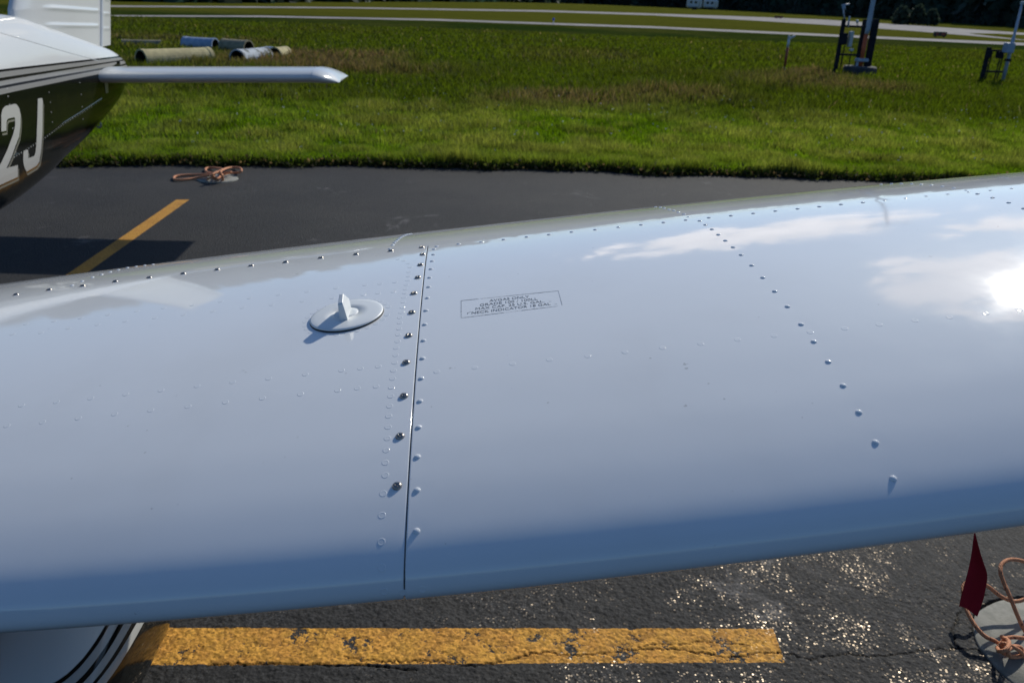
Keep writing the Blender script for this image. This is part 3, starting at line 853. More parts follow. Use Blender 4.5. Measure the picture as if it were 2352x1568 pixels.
def decal(name, pts, bvh, m, off, parent, conv=lambda x, y: (x, y), step=9.0):
    P = [np.array(conv(*p)) for p in pts]; dense = []
    for a, b in zip(P, P[1:] + P[:1]):
        n = max(1, int(np.hypot(*(b - a)) / step)); dense += [a + (b - a) * i / n for i in range(n)]
    A_ = np.array(dense); ins = []
    for x in np.arange(A_[:, 0].min(), A_[:, 0].max(), step):
        for y in np.arange(A_[:, 1].min(), A_[:, 1].max(), step): ins.append((x, y))
    n0 = len(dense)
    r = geometry.delaunay_2d_cdt([Vector(p) for p in dense] + [Vector(p) for p in ins], [], [list(range(n0))], 1, 1e-4)
    vs, fs = r[0], r[2]; V = []; ok = []
    for v in vs:
        h = on(bvh, v[0], v[1])
        ok.append(h is not None); V.append(tuple(h[0] + h[1] * off) if h else (0, 0, 0))
    fs = [tuple(f) for f in fs if all(ok[i] for i in f)]
    used = sorted({i for f in fs for i in f}); mp = {u: i for i, u in enumerate(used)}
    return mesh(name, [V[u] for u in used], [tuple(mp[i] for i in f) for f in fs], m, parent)


cL = lambda x, y: (.9408 * x / 5.2267, .9408 * (200 + y / 5.2267))
TWO = [(10, 636), (74, 625), (80, 500), (95, 470), (175, 452), (187, 470), (187, 560), (165, 660), (90, 860), (20, 1010), (-60, 1150), (-60, 1345), (0, 1312), (222, 1210), (222, 1060), (75, 1100), (95, 1060), (140, 960), (190, 820), (238, 700), (256, 560), (258, 430), (240, 340), (205, 288), (180, 283), (60, 310), (25, 350), (10, 420)]
JAY = [(478, 215), (532, 207), (541, 250), (538, 560), (532, 720), (516, 900), (495, 1020), (460, 1070), (335, 1145), (318, 1120), (300, 1070), (290, 1000), (292, 900), (303, 875), (352, 866), (356, 975), (430, 945), (448, 900), (460, 780), (468, 560), (474, 400)]
for nm, SH in (('numeral', TWO), ('letter', JAY)):
    decal(nm + '_shadow', [(x + 17, y + 48) for x, y in SH], BF, M_BEIGE, .0010, FUS, cL, 4)
    decal(nm + '_outline', [(x + 8, y + 24) for x, y in SH], BF, M_BLACKP, .0016, FUS, cL, 4)
    decal(nm, SH, BF, M_GREYP, .0024, FUS, cL, 4)


def row_on(bvh, pts, n):
    S = spline([np.array(p) for p in pts], 20); d = np.r_[0, np.cumsum([np.hypot(*(b - a)) for a, b in zip(S[:-1], S[1:])])]
    out = []
    for q in np.linspace(0, d[-1], n):
        h = on(bvh, np.interp(q, d, [s[0] for s in S]), np.interp(q, d, [s[1] for s in S]))
        if h: out.append(h)
    return out


me_frivet = data('rivet', *lathe([(.0042, -.001)] + [(.0042 * math.cos(a), .0018 * math.sin(a)) for a in np.linspace(0, 1.4, 4)], 8), M_GREYP)
me_wrivet = data('rivet', *lathe([(.0036, -.001)] + [(.0036 * math.cos(a), .0016 * math.sin(a)) for a in np.linspace(0, 1.4, 4)], 8), M_WHITE2)
# lap seams: thin raised strips along the fuselage
k1 = lambda x, y: (.12 * x, .12 * y)


def seamline(name, pts, conv, m, w, parent, bvh):
    S = row_on(bvh, [conv(*p) for p in pts], 60); b = B()
    V = []
    for P, n in S:
        V += [tuple(P + n * .0004 + Vector((0, 0, w))), tuple(P + n * .0016 + Vector((0, 0, 0))), tuple(P + n * .0002 - Vector((0, 0, w)))]
    mesh(name, V, grid_faces(len(S), 3), m, parent, False)


seamline('lap_seam', [(0, 635), (700, 835), (1300, 1010), (1900, 1170)], k1, M_GREYP, .0022, FUS, BF)
seamline('lap_seam', [(100, 985), (300, 870), (550, 710), (800, 530), (1040, 380), (1300, 210)], cL, M_BLACKP, .0030, FUS, BF)
fasten('rivet', me_wrivet, row_on(BF, [k1(*p) for p in ((60, 622), (700, 805), (1300, 985), (1900, 1140))], 26), FUS, lift=.0)
fasten('rivet', me_frivet, row_on(BF, [cL(*p) for p in ((120, 1000), (310, 885), (560, 725), (810, 545), (1050, 395), (1290, 235))], 40), FUS)
fasten('rivet', me_frivet, row_on(BF, [cL(*p) for p in ((93, 88), (110, 245), (130, 340), (165, 620), (182, 760), (200, 900))], 9), FUS)
fasten('rivet', me_frivet, row_on(BF, [cL(*p) for p in ((625, 135), (643, 260), (655, 385), (668, 515))], 4), FUS)
fasten('rivet', me_frivet, row_on(BF, [cL(*p) for p in ((1018, 10), (1032, 115), (1042, 225), (1060, 475))], 4), FUS)
decal('static_wick_slot', [(1330, 0), (1375, -4), (1380, 140), (1345, 150)], BF, M_GREYP, .002, FUS, cL, 3)

# cabin windows (beyond the frame, mirrored in the wing)
for a, b_, z0, z1 in ((.35, 1.15, 1.28, 1.62), (1.25, 1.95, 1.28, 1.60), (2.05, 2.55, 1.30, 1.54)):
    n = 8; V = []
    for i in range(n + 1):
        for j in range(n + 1):
            t_ = a + (b_ - a) * i / n; z_ = z0 + (z1 - z0) * j / n
            h = BF.ray_cast(L2W(2, t_, z_), -RGT); V.append(tuple(h[0] + h[1] * .003 if h[0] else L2W(.5, t_, z_)))
    mesh('cabin_window', V, grid_faces(n + 1, n + 1), M_GLASS, FUS, True)


# fin and rudder -----------------------------------------------------------------
def foil_solid(secs, n=26, t0=0.0, t1=1.0):
    """secs: (LE t, TE t, z, thickness) stacked; returns rings of symmetric foil between chord fractions t0..t1"""
    G = []
    for le, te, z, th in secs:
        x = t0 + (t1 - t0) * .5 * (1 - np.cos(np.linspace(0, math.pi, n)))
        y = 5 * th * (.2969 * np.sqrt(x) - .126 * x - .3516 * x ** 2 + .2843 * x ** 3 - .1036 * x ** 4) + .002
        ring = [(le + (te - le) * a, b, z) for a, b in zip(x, y)] + [(le + (te - le) * a, -b, z) for a, b in zip(x[::-1], y[::-1])]
        G.append(ring)
    return np.array(G)


M_FIN = paint_material('fin_white', (.58, .595, .60), rough=.16)
HF = .868      # hinge fraction of the fin chord at the root
zs = np.linspace(1.02, 2.45, 90)


def fin_le(z): return np.interp(z, [1.0, 1.43, 2.45], [4.95, 5.08, 5.92])
def fin_te(z): return 6.49 + (z - 1.19) * .39
def fin_h(z): return 6.235 + (z - 1.208) * .42


BEADS = [1.305, 1.405, 1.505, 1.605, 1.705, 1.805, 1.905, 2.005, 2.105, 2.205, 2.305]
def bead(z, s=.014): return sum(math.exp(-((z - b_) / s) ** 2) for b_ in BEADS)


G = []
zf = np.linspace(1.02, 2.45, 260)
for z in zf:
    le, te = float(fin_le(z)), float(fin_te(z)); hi = float(fin_h(z)); ch_ = te - le
    x = np.r_[.5 * (1 - np.cos(np.linspace(0, math.pi, 16)))[:8] * .30, np.linspace(.10, (hi - le) / ch_, 22)]; x = np.sort(x)
    y = 5 * .085 * ch_ * (.2969 * np.sqrt(x) - .126 * x - .3516 * x ** 2 + .2843 * x ** 3 - .1036 * x ** 4) + .002
    tz = z - .05 * 0
    inz = np.clip((x * ch_ + le - (le + .30)) / .02, 0, 1) * np.clip((hi - .03 - (x * ch_ + le)) / .02, 0, 1)
    sl2 = z + (x * ch_ + le - 6.2) * .04
    bd = sum(np.exp(-((sl2 - b_) / .012) ** 2) for b_ in BEADS) * inz * .0065
    y = y + bd
    G.append([tuple(L2W(b_, le + ch_ * a, z)) for a, b_ in zip(x, y)] + [tuple(L2W(-b_, le + ch_ * a, z)) for a, b_ in zip(x[::-1], y[::-1])])
G = np.array(G)
FIN = mesh('vertical_fin', G.reshape(-1, 3), grid_faces(*G.shape[:2], True), M_FIN, AC, True)
G = []
for z in np.linspace(1.165, 2.42, 230):
    le, te = float(fin_h(z)) + .012, float(fin_te(z)); ch_ = te - le
    x = np.linspace(0, 1, 16); y = (.034 * (1 - .06 * (z - 1.2))) * (1 - x) ** .9 + .0035
    y[0] *= .6
    inz = np.clip((x - .10) / .08, 0, 1) * np.clip((.9 - x) / .06, 0, 1)
    sl2 = z + (x * ch_ + le - 6.2) * .04
    y = y + sum(np.exp(-((sl2 - b_ + .016) / .011) ** 2) for b_ in BEADS) * inz * .005
    G.append([tuple(L2W(b_, le + ch_ * a, z)) for a, b_ in zip(x, y)] + [tuple(L2W(-b_, le + ch_ * a, z)) for a, b_ in zip(x[::-1], y[::-1])])
G = np.array(G); RUD = mesh('rudder', G.reshape(-1, 3), grid_faces(*G.shape[:2], True) , M_FIN, AC, True)
mesh('rudder_end', G[0], [tuple(range(G.shape[1]))], M_FIN, RUD)

# stabilator ------------------------------------------------------------------------
def stab(side):
    G = []; ls = np.r_[np.linspace(.03, 1.555, 50), 1.555 + .170 * np.sin(np.linspace(0.02, 1, 26) * math.pi / 2)]
    for l in ls:
        tp = 0 if l <= 1.555 else min(1, (l - 1.555) / .170)
        s_ = max(max(0, 1 - tp ** 2.1) ** .62, .02)
        le = 5.86 + .045 * tp ** 2 * 4; te = 6.62 - .06 * tp ** 2; ch_ = (te - le)
        th = .100 * (s_ if l > 1.555 else 1); z0 = .985 + .030 * l - .048 * tp ** 2
        x = .5 * (1 - np.cos(np.linspace(0, math.pi, 24))); xe = x
        y = 5 * th / .12 * .12 * (.2969 * np.sqrt(xe) - .126 * xe - .3516 * xe ** 2 + .2843 * xe ** 3 - .1036 * xe ** 4)
        G.append([tuple(L2W(side * l, le + ch_ * a, z0 + b_ + .001)) for a, b_ in zip(xe, y)] + [tuple(L2W(side * l, le + ch_ * a, z0 - b_)) for a, b_ in zip(xe[::-1], y[::-1])])
    G = np.array(G); n_in = 51
    o = mesh('stabilator', G[:n_in].reshape(-1, 3), grid_faces(n_in, G.shape[1], True), M_FIN, AC, True)
    G2_ = G[n_in - 1:]; c_ = G2_.mean(1, keepdims=True); G2_ = c_ + (G2_ - c_) * 1.02
    mesh('tip_fairing', G2_.reshape(-1, 3), grid_faces(len(G2_), G.shape[1], True), M_FIN, o, True)
    return o


stab(1); stab(-1)
# dark cut-out the stabilator turns in, and the tail tie-down ring
decal('stabilator_slot', [(2020, 1440), (2060, 1330), (2230, 1220), (2230, 1180), (2290, 1180), (2300, 1300), (2330, 1560), (2200, 1640), (2080, 1600)], BF, M_BLACKP, .002, FUS, k1, 3)
b = B(); yr = L2W(0, 6.02, 0).y
b.tube(spline([atY(*cL(x, y), yr) for x, y in ((1170, 500), (1210, 545), (1255, 582), (1288, 570), (1280, 530), (1255, 480), (1240, 440))], 5), .007, 8)
b.out('tie_down_ring', M_METAL, AC, True)

# main wheel under the wing: fairing, tyre and leg ------------------------------------------
WX, WY = -.960, 1.62          # wheel centre on the ground
PS = []; npf = 64
pf = [(-.50, .012, .20, .215), (-.485, .065, .15, .262), (-.45, .095, .112, .300), (-.38, .118, .082, .345), (-.28, .130, .062, .385), (-.15, .135, .05, .415), (0, .138, .048, .42), (.15, .132, .06, .405), (.32, .112, .10, .365), (.5, .08, .16, .315), (.66, .035, .215, .27), (.70, .01, .235, .25)]
SA = np.array(spline(pf, 8)); G = []
for y, hw, zb, zt in SA:
    zc = (zb + zt) / 2; hz = (zt - zb) / 2; r_ = []
    for k in range(48):
        w = 2 * math.pi * k / 48; c_, s_ = math.cos(w), math.sin(w)
        lx = hw * 1.10 * math.copysign(abs(c_) ** (2 / 2.5), c_); lz = zc + hz * math.copysign(abs(s_) ** (2 / 2.5), s_)
        v = Vector((WX, WY, 0)) + AFT * y + RGT * lx + Vector((0, 0, lz)); r_.append(tuple(v))
    G.append(r_)
G = np.array(G)
M_PANT, N, bs = mat('fairing_paint', (.70, .72, .72), .09, 0, .3)
g = N.n('ShaderNodeNewGeometry').outputs['Position']
dx = N.n('ShaderNodeVectorMath', operation='SUBTRACT', i={0: g, 1: (WX, WY, 0)}).outputs[0]
tv = N.n('ShaderNodeVectorMath', operation='DOT_PRODUCT', i={0: dx, 1: tuple(AFT)}).outputs['Value']
zv = N.n('ShaderNodeSeparateXYZ', i={'Vector': g}).outputs['Z']
PANT_N = (N, bs, tv, zv)
BP_ = BVHTree.FromPolygons([Vector(v) for v in G.reshape(-1, 3)], [tuple(f) for f in grid_faces(*G.shape[:2], True)])
c7 = lambda x, y: (.36 * x, 1003.8 + .36 * y)
PB = [((655, 1225), (500, 1390), (340, 1565)), ((682, 1225), (555, 1400), (395, 1565)), ((740, 1218), (610, 1400), (480, 1565)), ((776, 1215), (650, 1400), (530, 1565)), ((826, 1213), (700, 1400), (590, 1565)), ((857, 1210), (735, 1400), (617, 1565)), ((905, 1205), (790, 1400), (678, 1565))]
cur = N.n('ShaderNodeRGB'); cur.outputs[0].default_value = (.70, .72, .72, 1); cur = cur.outputs[0]
cw = [(.006, .006, .006), (.42, .42, .41), (.006, .006, .006), (.42, .42, .41), (.006, .006, .006), (.42, .42, .41), (.006, .007, .007)]
for P3, cc in zip(PB, cw):
    pts_ = []
    for q in (P3[0], P3[2]):
        h = on(BP_, *c7(*q))
        if h: pts_.append(((h[0] - Vector((WX, WY, 0))).dot(AFT), h[0].z))
    if len(pts_) < 2: print('pant stripe missed', P3); continue
    (ta, za), (tb, zb) = pts_; sl_ = (zb - za) / (tb - ta); b_ = za - sl_ * ta
    below = N.ramp(N.m('SUBTRACT', N.m('ADD', N.m('MULTIPLY', tv, sl_), b_), zv), -.0008, .0008)
    cur = N.mix(below, cur, cc)
cur = N.mix(N.ramp(N.m('SUBTRACT', .085, zv), -.001, .001), cur, (.06, .048, .042))  # low brown-grey band: ground's reflection in the black paint, put into its colour
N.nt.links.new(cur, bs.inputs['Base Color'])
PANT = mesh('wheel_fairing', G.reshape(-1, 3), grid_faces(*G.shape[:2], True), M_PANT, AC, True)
b = B(); V, Fs = lathe([(.10, -.055), (.165, -.06), (.195, -.045), (.203, 0), (.195, .045), (.165, .06), (.10, .055)], 32)
b.add([tuple(Vector((WX, WY, .205)) + RGT * v[2] + AFT * v[0] + Vector((0, 0, v[1]))) for v in V], Fs); b.out('wheel', M_TYRE, AC, True)
b = B(); b.tube([Vector((WX, WY, .35)), Vector((WX, WY + .02, .98))], [.035, .045], 14); b.out('gear_leg', M_WHITE2, AC, True)
pm = on(BV, 2232, 1205)[0]

# ------------------------------------------------------------------ red ribbon
cR = lambda x, y: (1505 + .36 * x, 1003.8 + .36 * y)
YR = pm.y + .10
left = [(2034, 560), (2036, 605), (2030, 660), (2020, 740), (2003, 830), (1985, 900), (1965, 975), (1950, 1030), (1940, 1080)]
right = [(2040, 560), (2042, 605), (2055, 660), (2078, 745), (2103, 820), (2118, 870), (2116, 930), (2093, 1040), (2055, 1145)]
Lp = [atY(*cR(*p), YR + .004 * math.sin(i * .9)) for i, p in enumerate(left)]; Rp = [atY(*cR(*p), YR + .010 * math.cos(i * .8)) for i, p in enumerate(right)]
Ls, Rs = spline(Lp, 4), spline(Rp, 4); V = []
nn_ = 6
for side in (0, 1):
    for a, b_ in zip(Ls, Rs):
        for k in range(nn_ + 1):
            f_ = k / nn_; p = a * (1 - f_) + b_ * f_; p = p + np.array([0, .006 * math.sin(f_ * 3.1) * np.hypot(*(b_ - a)[:2]) / .03 + side * .0008, 0]); V.append(tuple(p))
n_ = len(Ls); F1 = grid_faces(n_, nn_ + 1); F2 = F1[:, ::-1] + n_ * (nn_ + 1)
RB = empty('warning_ribbon', tuple(Ls[0]), 'dark red cloth warning ribbon hanging below the wing beside the roped pad', 'ribbon')
mesh('ribbon', V, np.vstack([F1, F2]), M_RIBBON, RB, True)
b = B(); b.tube([Ls[0] + np.array([0, 0, -.01]), Ls[0] + np.array([-.004, .01, .05]), (Ls[0][0] - .01, Ls[0][1] + .06, pm.z + .02)], .0015, 6); b.out('cord', M_ROPE, RB)

# ------------------------------------------------------------------ tie-down pads and ropes
def pad(cx, cy, R0, r_, label, ztop=.006):
    e = empty('tie_down_pad', (cx, cy, 0), label, 'tie-down pad', 'round concrete tie-down pads')
    n = 64; prof_ = [(R0, -.06), (R0, ztop - .004), (R0 - .004, ztop), (r_ * 1.25, ztop), (r_ * 1.06, ztop - .006), (r_, ztop - .02), (r_, -.13)]
    V = []; Fs = []
    for r, z in prof_:
        for k in range(n):
            w = 2 * math.pi * k / n; q = 1 + .008 * math.sin(5 * w + 1) + .006 * math.sin(11 * w); V.append((cx + r * q * math.cos(w), cy + r * q * math.sin(w), z))
    for i in range(len(prof_) - 1):
        for k in range(n):
            k2 = (k + 1) % n; Fs.append((i * n + k, i * n + k2, (i + 1) * n + k2, (i + 1) * n + k))
    mesh('concrete_ring', V, Fs, M_CONC, e, True)
    b = B(); b.add([(cx + r_ * 1.05 * math.cos(2 * math.pi * k / 24), cy + r_ * 1.05 * math.sin(2 * math.pi * k / 24), -.125) for k in range(24)], [tuple(range(24))]); b.out('hole_bottom', M_CONC_DK, e)
    b = B(); b.tube([(cx - r_ * .99, cy, -.03), (cx + r_ * .99, cy, -.03)], .011, 10); b.out('anchor_bar', M_WOOD if False else M_METAL, e, True)
    return e


pad(PAD_C[0], PAD_C[1], PAD_R, .083, 'round concrete pad with a dark hole, below the red ribbon')
pad(-2.69, 7.36, .175, .045, 'small round concrete pad near the grass edge under a coiled rope', .008)


def rope(label, paths, r, knot=None):
    allp = [np.array(p) for pa in paths for p in pa]; c0 = np.mean(allp, 0); c0[2] = 0
    b = B()
    for pa in paths: b.tube([tuple(p) for p in spline(pa, 9)], r, 9)
    o = b.out('tie_down_rope', M_ROPE, None, True, origin=tuple(c0)); tag(o, label, 'rope', 'salmon tie-down ropes')
    return o


def rp(conv, L_): return [gnd(*conv(x, y), z) for x, y, z in L_]


K = (2235, 1335)
near_paths = [
    rp(cR, [(2225, 1345, .02), (2170, 1300, .035), (2110, 1272, .04), (2060, 1225, .05), (2010, 1150, .06), (1980, 1080, .07), (1966, 1000, .08), (1968, 945, .09), (2010, 915, .10), (2070, 925, .10), (2130, 955, .08), (2200, 1010, .06), (2280, 1045, .05), (2350, 1035, .05), (2430, 990, .05), (2500, 930, .03)]),
    rp(cR, [(2470, 870, .09), (2400, 815, .12), (2330, 785, .14), (2260, 780, .15), (2212, 808, .15), (2203, 862, .14), (2228, 935, .12), (2265, 1020, .10), (2300, 1110, .07), (2335, 1190, .04), (2375, 1265, .0), (2400, 1330, -.04)]),
    rp(cR, [(2190, 1370, .015), (2215, 1300, .03), (2270, 1275, .035), (2352, 1280, .03), (2450, 1290, .02)]),
    rp(cR, [(2210, 1270, .03), (2255, 1300, .05), (2245, 1345, .06), (2205, 1365, .05), (2185, 1345, .03), (2215, 1315, .04), (2270, 1330, .05), (2330, 1365, .03), (2352, 1410, .0), (2330, 1450, -.05)]),
    rp(cR, [(2180, 1340, .02), (2230, 1380, .03), (2290, 1400, .02), (2345, 1385, .01), (2330, 1340, .02), (2280, 1335, .04), (2250, 1370, .05), (2290, 1420, -.02)]),
]
rope('salmon coloured rope knotted over the pad hole in the bottom right corner', near_paths, .0056)
cF = lambda x, y: (.9408 * (400 + x / 7.84), .9408 * (390 + y / 7.84))
far_paths = [
    rp(cF, [(1060, 385, .03), (940, 330, .05), (860, 300, .05), (640, 345, .015), (400, 378, .012), (240, 385, .012), (188, 360, .012), (230, 315, .012), (400, 292, .012), (640, 285, .015), (880, 275, .05), (960, 290, .06)]),
    rp(cF, [(1050, 400, .02), (980, 340, .05), (925, 295, .08), (960, 262, .09), (1060, 222, .09), (1118, 195, .09), (1060, 165, .05), (930, 150, .02), (830, 158, .015), (793, 200, .015), (840, 238, .03), (930, 262, .05)]),
    rp(cF, [(1130, 395, .01), (1125, 330, .05), (1090, 270, .08), (1100, 215, .09), (1200, 165, .03), (1330, 148, .015), (1450, 160, .03), (1490, 200, .05), (1455, 238, .04), (1370, 250, .03), (1280, 250, .03), (1180, 275, .04), (1080, 300, .05)]),
    rp(cF, [(1130, 275, .04), (1200, 250, .06), (1290, 232, .07)]),
    rp(cF, [(830, 375, .02), (900, 350, .04), (1000, 380, .03), (1060, 340, .04), (1110, 300, .04)]),
]
rope('coiled salmon rope lying in loops on the far pad beside the grass', far_paths, .010)

# ------------------------------------------------------------------ concrete pipes in the grass
cP = lambda x, y: (.9408 * (270 + x / 3.92), .9408 * (80 + y / 3.92))


def pipe(pa, pb, r, m, label, zc=None):
    r *= .88; A_, B_ = gnd(*cP(*pa)), gnd(*cP(*pb)); zc = r * .55 if zc is None else zc
    A_[2] = B_[2] = zc; a, b_ = Vector(A_), Vector(B_); d = (b_ - a).normalized(); u = Vector((0, 0, 1)); s_ = d.cross(u)
    e = empty('drain_pipe', (a.x, a.y, 0), label, 'pipe', 'old drain pipes lying in the grass')
    Ln = (b_ - a).length; n = 28; rings = []
    for x, rr in ((0, r * .84), (0, r), (.09, r * 1.0), (.095, r * .96), (Ln * .5, r * .955), (Ln - .10, r * .96), (Ln - .09, r), (Ln, r), (Ln, r * .84)):
        rings.append([tuple(a + d * x + (s_ * math.cos(w) + u * math.sin(w)) * rr) for w in np.linspace(0, 2 * math.pi, n, endpoint=False)])
    G = np.array(rings); mesh('barrel', G.reshape(-1, 3), grid_faces(*G.shape[:2], True), m, e, False)
    G = np.array([[tuple(a + d * x + (s_ * math.cos(w) + u * math.sin(w)) * r * .84) for w in np.linspace(0, 2 * math.pi, n, endpoint=False)] for x in (.001, Ln - .001)])
    mesh('bore', G.reshape(-1, 3), grid_faces(*G.shape[:2], True), M_PIPEIN, e, True)


pipe((300, 330), (950, 300), .26, M_TAN, 'large tan concrete pipe, front left of the pipes, its open end at the left')
pipe((110, 122), (490, 128), .115, M_BROWN, 'thin brown pipe, farthest left of the pipes behind the tail')
pipe((715, 148), (1010, 165), .22, M_BLUEP, 'pale blue pipe in the back row with its open end at the right')
pipe((1090, 188), (1330, 205), .25, M_BROWN, 'brown concrete pipe in the back row with dark open end at right')
pipe((1215, 300), (1490, 270), .23, M_MOTTLE, 'mottled blue and grey pipe in the front row with open left end')
pipe((1490, 225), (1560, 228), .17, M_BLUEP, 'short blue pipe partly hidden behind the rightmost tan pipe')
pipe((1575, 252), (1680, 240), .20, M_TAN, 'short tan pipe at the right end of the pipe group')

# ------------------------------------------------------------------ field equipment
cW = lambda x, y: (1787.5 + .12 * x, .12 * y)


def wpt(x, y, Y, conv=cW): return Vector(atY(*conv(x, y), Y))


YS = 23.1
MAST_B = wpt(1560, 1345, YS); MAST_B.z = 0
WS = empty('weather_mast', tuple(MAST_B), 'tall pole, orange below and pale grey above, on a dark round footing', 'mast')
zt_ = wpt(1665, 655, YS).z
b = B(); b.tube([MAST_B + Vector((0, 0, .2)), MAST_B + Vector((.0, 0, zt_))], [.058, .052], 14); b.out('lower_pole', M_ORANGE, WS, True)
b = B(); b.tube([MAST_B + Vector((0, 0, zt_)), MAST_B + Vector((.01, 0, zt_ + .12)), MAST_B + Vector((.02, 0, 4.5)), MAST_B + Vector((.02, 0, 9.2))], [.052, .064, .05, .03], 14); b.out('upper_pole', M_GALV, WS, True)
b = B(); c_ = MAST_B
for k in range(16): pass
V, Fs = lathe([(.42, -.02), (.42, .20), (.39, .23), (.0, .23)], 24); b.add([(v[0] + c_.x, v[1] + c_.y, v[2]) for v in V], Fs); b.out('footing', M_CONC_DK, WS)
zc_ = wpt(1560, 1150, YS).z
b = B(); b.box((c_.x, c_.y, zc_), (.30, .18, .08), 0, .01).box((c_.x - .1, c_.y, zc_ - .1), (.05, .05, .3)); b.out('clamp', M_GALV, WS)
b = B(); b.box((c_.x + .02, c_.y, 8.8), (1.2, .04, .04)).tube([(c_.x - .5, c_.y, 8.8), (c_.x - .5, c_.y, 9.3)], .02, 6).tube([(c_.x + .6, c_.y, 8.8), (c_.x + .6, c_.y, 9.1)], .03, 6); b.out('wind_vane', M_GALV, WS)
# wooden posts round the mast
for (bx, by), (tx, ty), w_ in (((1690, 1330), (1790, 365), .145), ((1505, 1320), (1610, 375), .12)):
    p0 = wpt(bx, by, YS + (.1 if w_ > .13 else .35)); h_ = wpt(tx, ty, YS).z
    b = B(); b.box((p0.x, p0.y, h_ / 2), (w_, w_, h_), 0, .008); b.out('post', M_DARKSTEEL, WS)
# equipment rack left of the mast
p0 = wpt(1070, 1460, YS); p0.z = 0; hT = wpt(1205, 365, YS).z
RK = empty('equipment_rack', tuple(p0), 'dark rack with a pale cabinet and sensors, left of the tall mast', 'equipment rack')
b = B(); b.box((p0.x, p0.y, hT / 2), (.085, .085, hT), 0, .006); b.out('post', M_DARKSTEEL, RK)
pr = wpt(1500, 1320, YS + .2)
for yv in (505, 1050):
    z_ = wpt(1300, yv, YS).z; b = B(); b.box(((p0.x + pr.x) / 2, p0.y, z_), (pr.x - p0.x, .035, .05)); b.out('rail', M_DARKSTEEL, RK)
for xv in (1175, 1325):
    q = wpt(xv, 1430, YS); z_ = wpt(xv, 870, YS).z; b = B(); b.tube([(q.x - .02, q.y, 0), (q.x, q.y, z_)], .016, 8); b.out('conduit', M_DARKSTEEL, RK)
def rbox(name, x0, y0, x1, y1, dpt, m, par, Y, conv):
    a, b2 = wpt(x0, y1, Y, conv), wpt(x1, y0, Y, conv); c_ = (a + b2) / 2; b = B()
    b.box((c_.x, Y + dpt / 2, c_.z), (abs(b2.x - a.x) * .96, dpt, abs(b2.z - a.z)), 0, .012); return b.out(name, m, par)
rbox('dark_box', 1180, 640, 1350, 860, .18, M_DARKSTEEL, RK, YS - .12, cW)
rbox('cabinet', 1345, 605, 1460, 905, .16, M_PALEBOX, RK, YS - .14, cW)
rbox('meter', 1375, 935, 1450, 985, .10, M_PALEBOX, RK, YS - .1, cW)
b = B(); a_ = wpt(1335, 515, YS); c2_ = wpt(1368, 310, YS); b.tube([a_, c2_], [.028, .02], 8); b.out('antenna', M_GALV, RK, True)
b = B(); a_ = wpt(1515, 500, YS); c2_ = wpt(1512, 385, YS); b.tube([a_, a_ + (c2_ - a_) * .5, a_ + (c2_ - a_) * .55, c2_], [.015, .015, .035, .03], 10); b.out('sensor', M_PALEBOX, RK, True)
b = B(); a_ = Vector((p0.x + .005, p0.y, hT)); c2_ = wpt(1235, 110, YS); b.tube([a_, c2_], .02, 6)
d_ = wpt(1360, 85, YS); e_ = wpt(1210, 105, YS); b.tube([e_, d_], .022, 6); f_ = wpt(1265, 190, YS); b.tube([wpt(1275, 100, YS), f_], [.02, .035], 8); b.out('arm', M_GALV, RK, True)

# marker pole
pb = wpt(100, 1435, 22.9); pb.z = 0; zt1 = wpt(248, 745, 22.9).z
MP = empty('marker_pole', tuple(pb), 'thin red and white striped pole with a forked top in the grass', 'marker pole')
z1, z2, z3 = [wpt(x, y, 22.9).z for x, y in ((120, 1300), (135, 1255), (215, 912))]
for nm, za, zb, m, r_ in (('lower_band', 0, z1, M_WHITEP, .034), ('joint', z1, z2, M_DARKSTEEL, .022), ('red_band', z2, z3, M_REDP, .034), ('upper_band', z3, zt1, M_WHITEP, .032)):
    b = B(); b.tube([pb + Vector((0, 0, za)), pb + Vector((0, 0, zb))], r_, 10); b.out(nm, m, MP, True)
for x, y in ((208, 680), (322, 684)):
    b = B(); b.tube([pb + Vector((0, 0, zt1 - .01)), Vector((wpt(x, y, 22.9)))], [.03, .024], 8); b.out('prong', M_WHITEP, MP, True)

# rack and lamp pole at the right edge
cE = lambda x, y: (2220.3 + .132 * x, .132 * y)
YE = 21.9
p0 = wpt(240, 1470, YE, cE); p0.z = 0; hT = wpt(380, 825, YE, cE).z
R2 = empty('equipment_rack', tuple(p0), 'low dark rack with two small dark boxes, by the lamp pole at the right edge', 'equipment rack')
b = B(); b.box((p0.x, p0.y, hT / 2), (.085, .085, hT), 0, .006); b.out('post', M_DARKSTEEL, R2)
pr = wpt(640, 1470, YE, cE)
for yv in (885, 1250):
    z_ = wpt(500, yv, YE, cE).z; b = B(); b.box(((p0.x + pr.x) / 2, p0.y + .02, z_), (pr.x - p0.x, .035, .045)); b.out('rail', M_DARKSTEEL, R2)
for xv in (320, 480, 520):
    q = wpt(xv, 1440, YE, cE); z_ = wpt(xv, 900, YE, cE).z; b = B(); b.tube([(q.x, q.y + .03, 0), (q.x + .01, q.y + .03, z_)], .016, 8); b.out('conduit', M_DARKSTEEL, R2)
rbox('dark_box', 355, 885, 450, 1010, .14, M_DARKSTEEL, R2, YE - .1, cE)
rbox('dark_box', 540, 905, 650, 1020, .14, M_DARKSTEEL, R2, YE - .1, cE)
p0 = wpt(612, 1470, YE, cE); p0.z = 0
LP = empty('lamp_pole', tuple(p0), 'pale metal pole with a grey box and lamp head at the right edge', 'lamp pole')
zt2 = wpt(925, 70, YE, cE).z
b = B(); b.tube([p0, p0 + Vector((0, 0, 1.1)), p0 + Vector((0, 0, 1.12)), p0 + Vector((0, 0, zt2))], [.042, .042, .032, .028], 10); b.out('pole', M_GALV, LP, True)
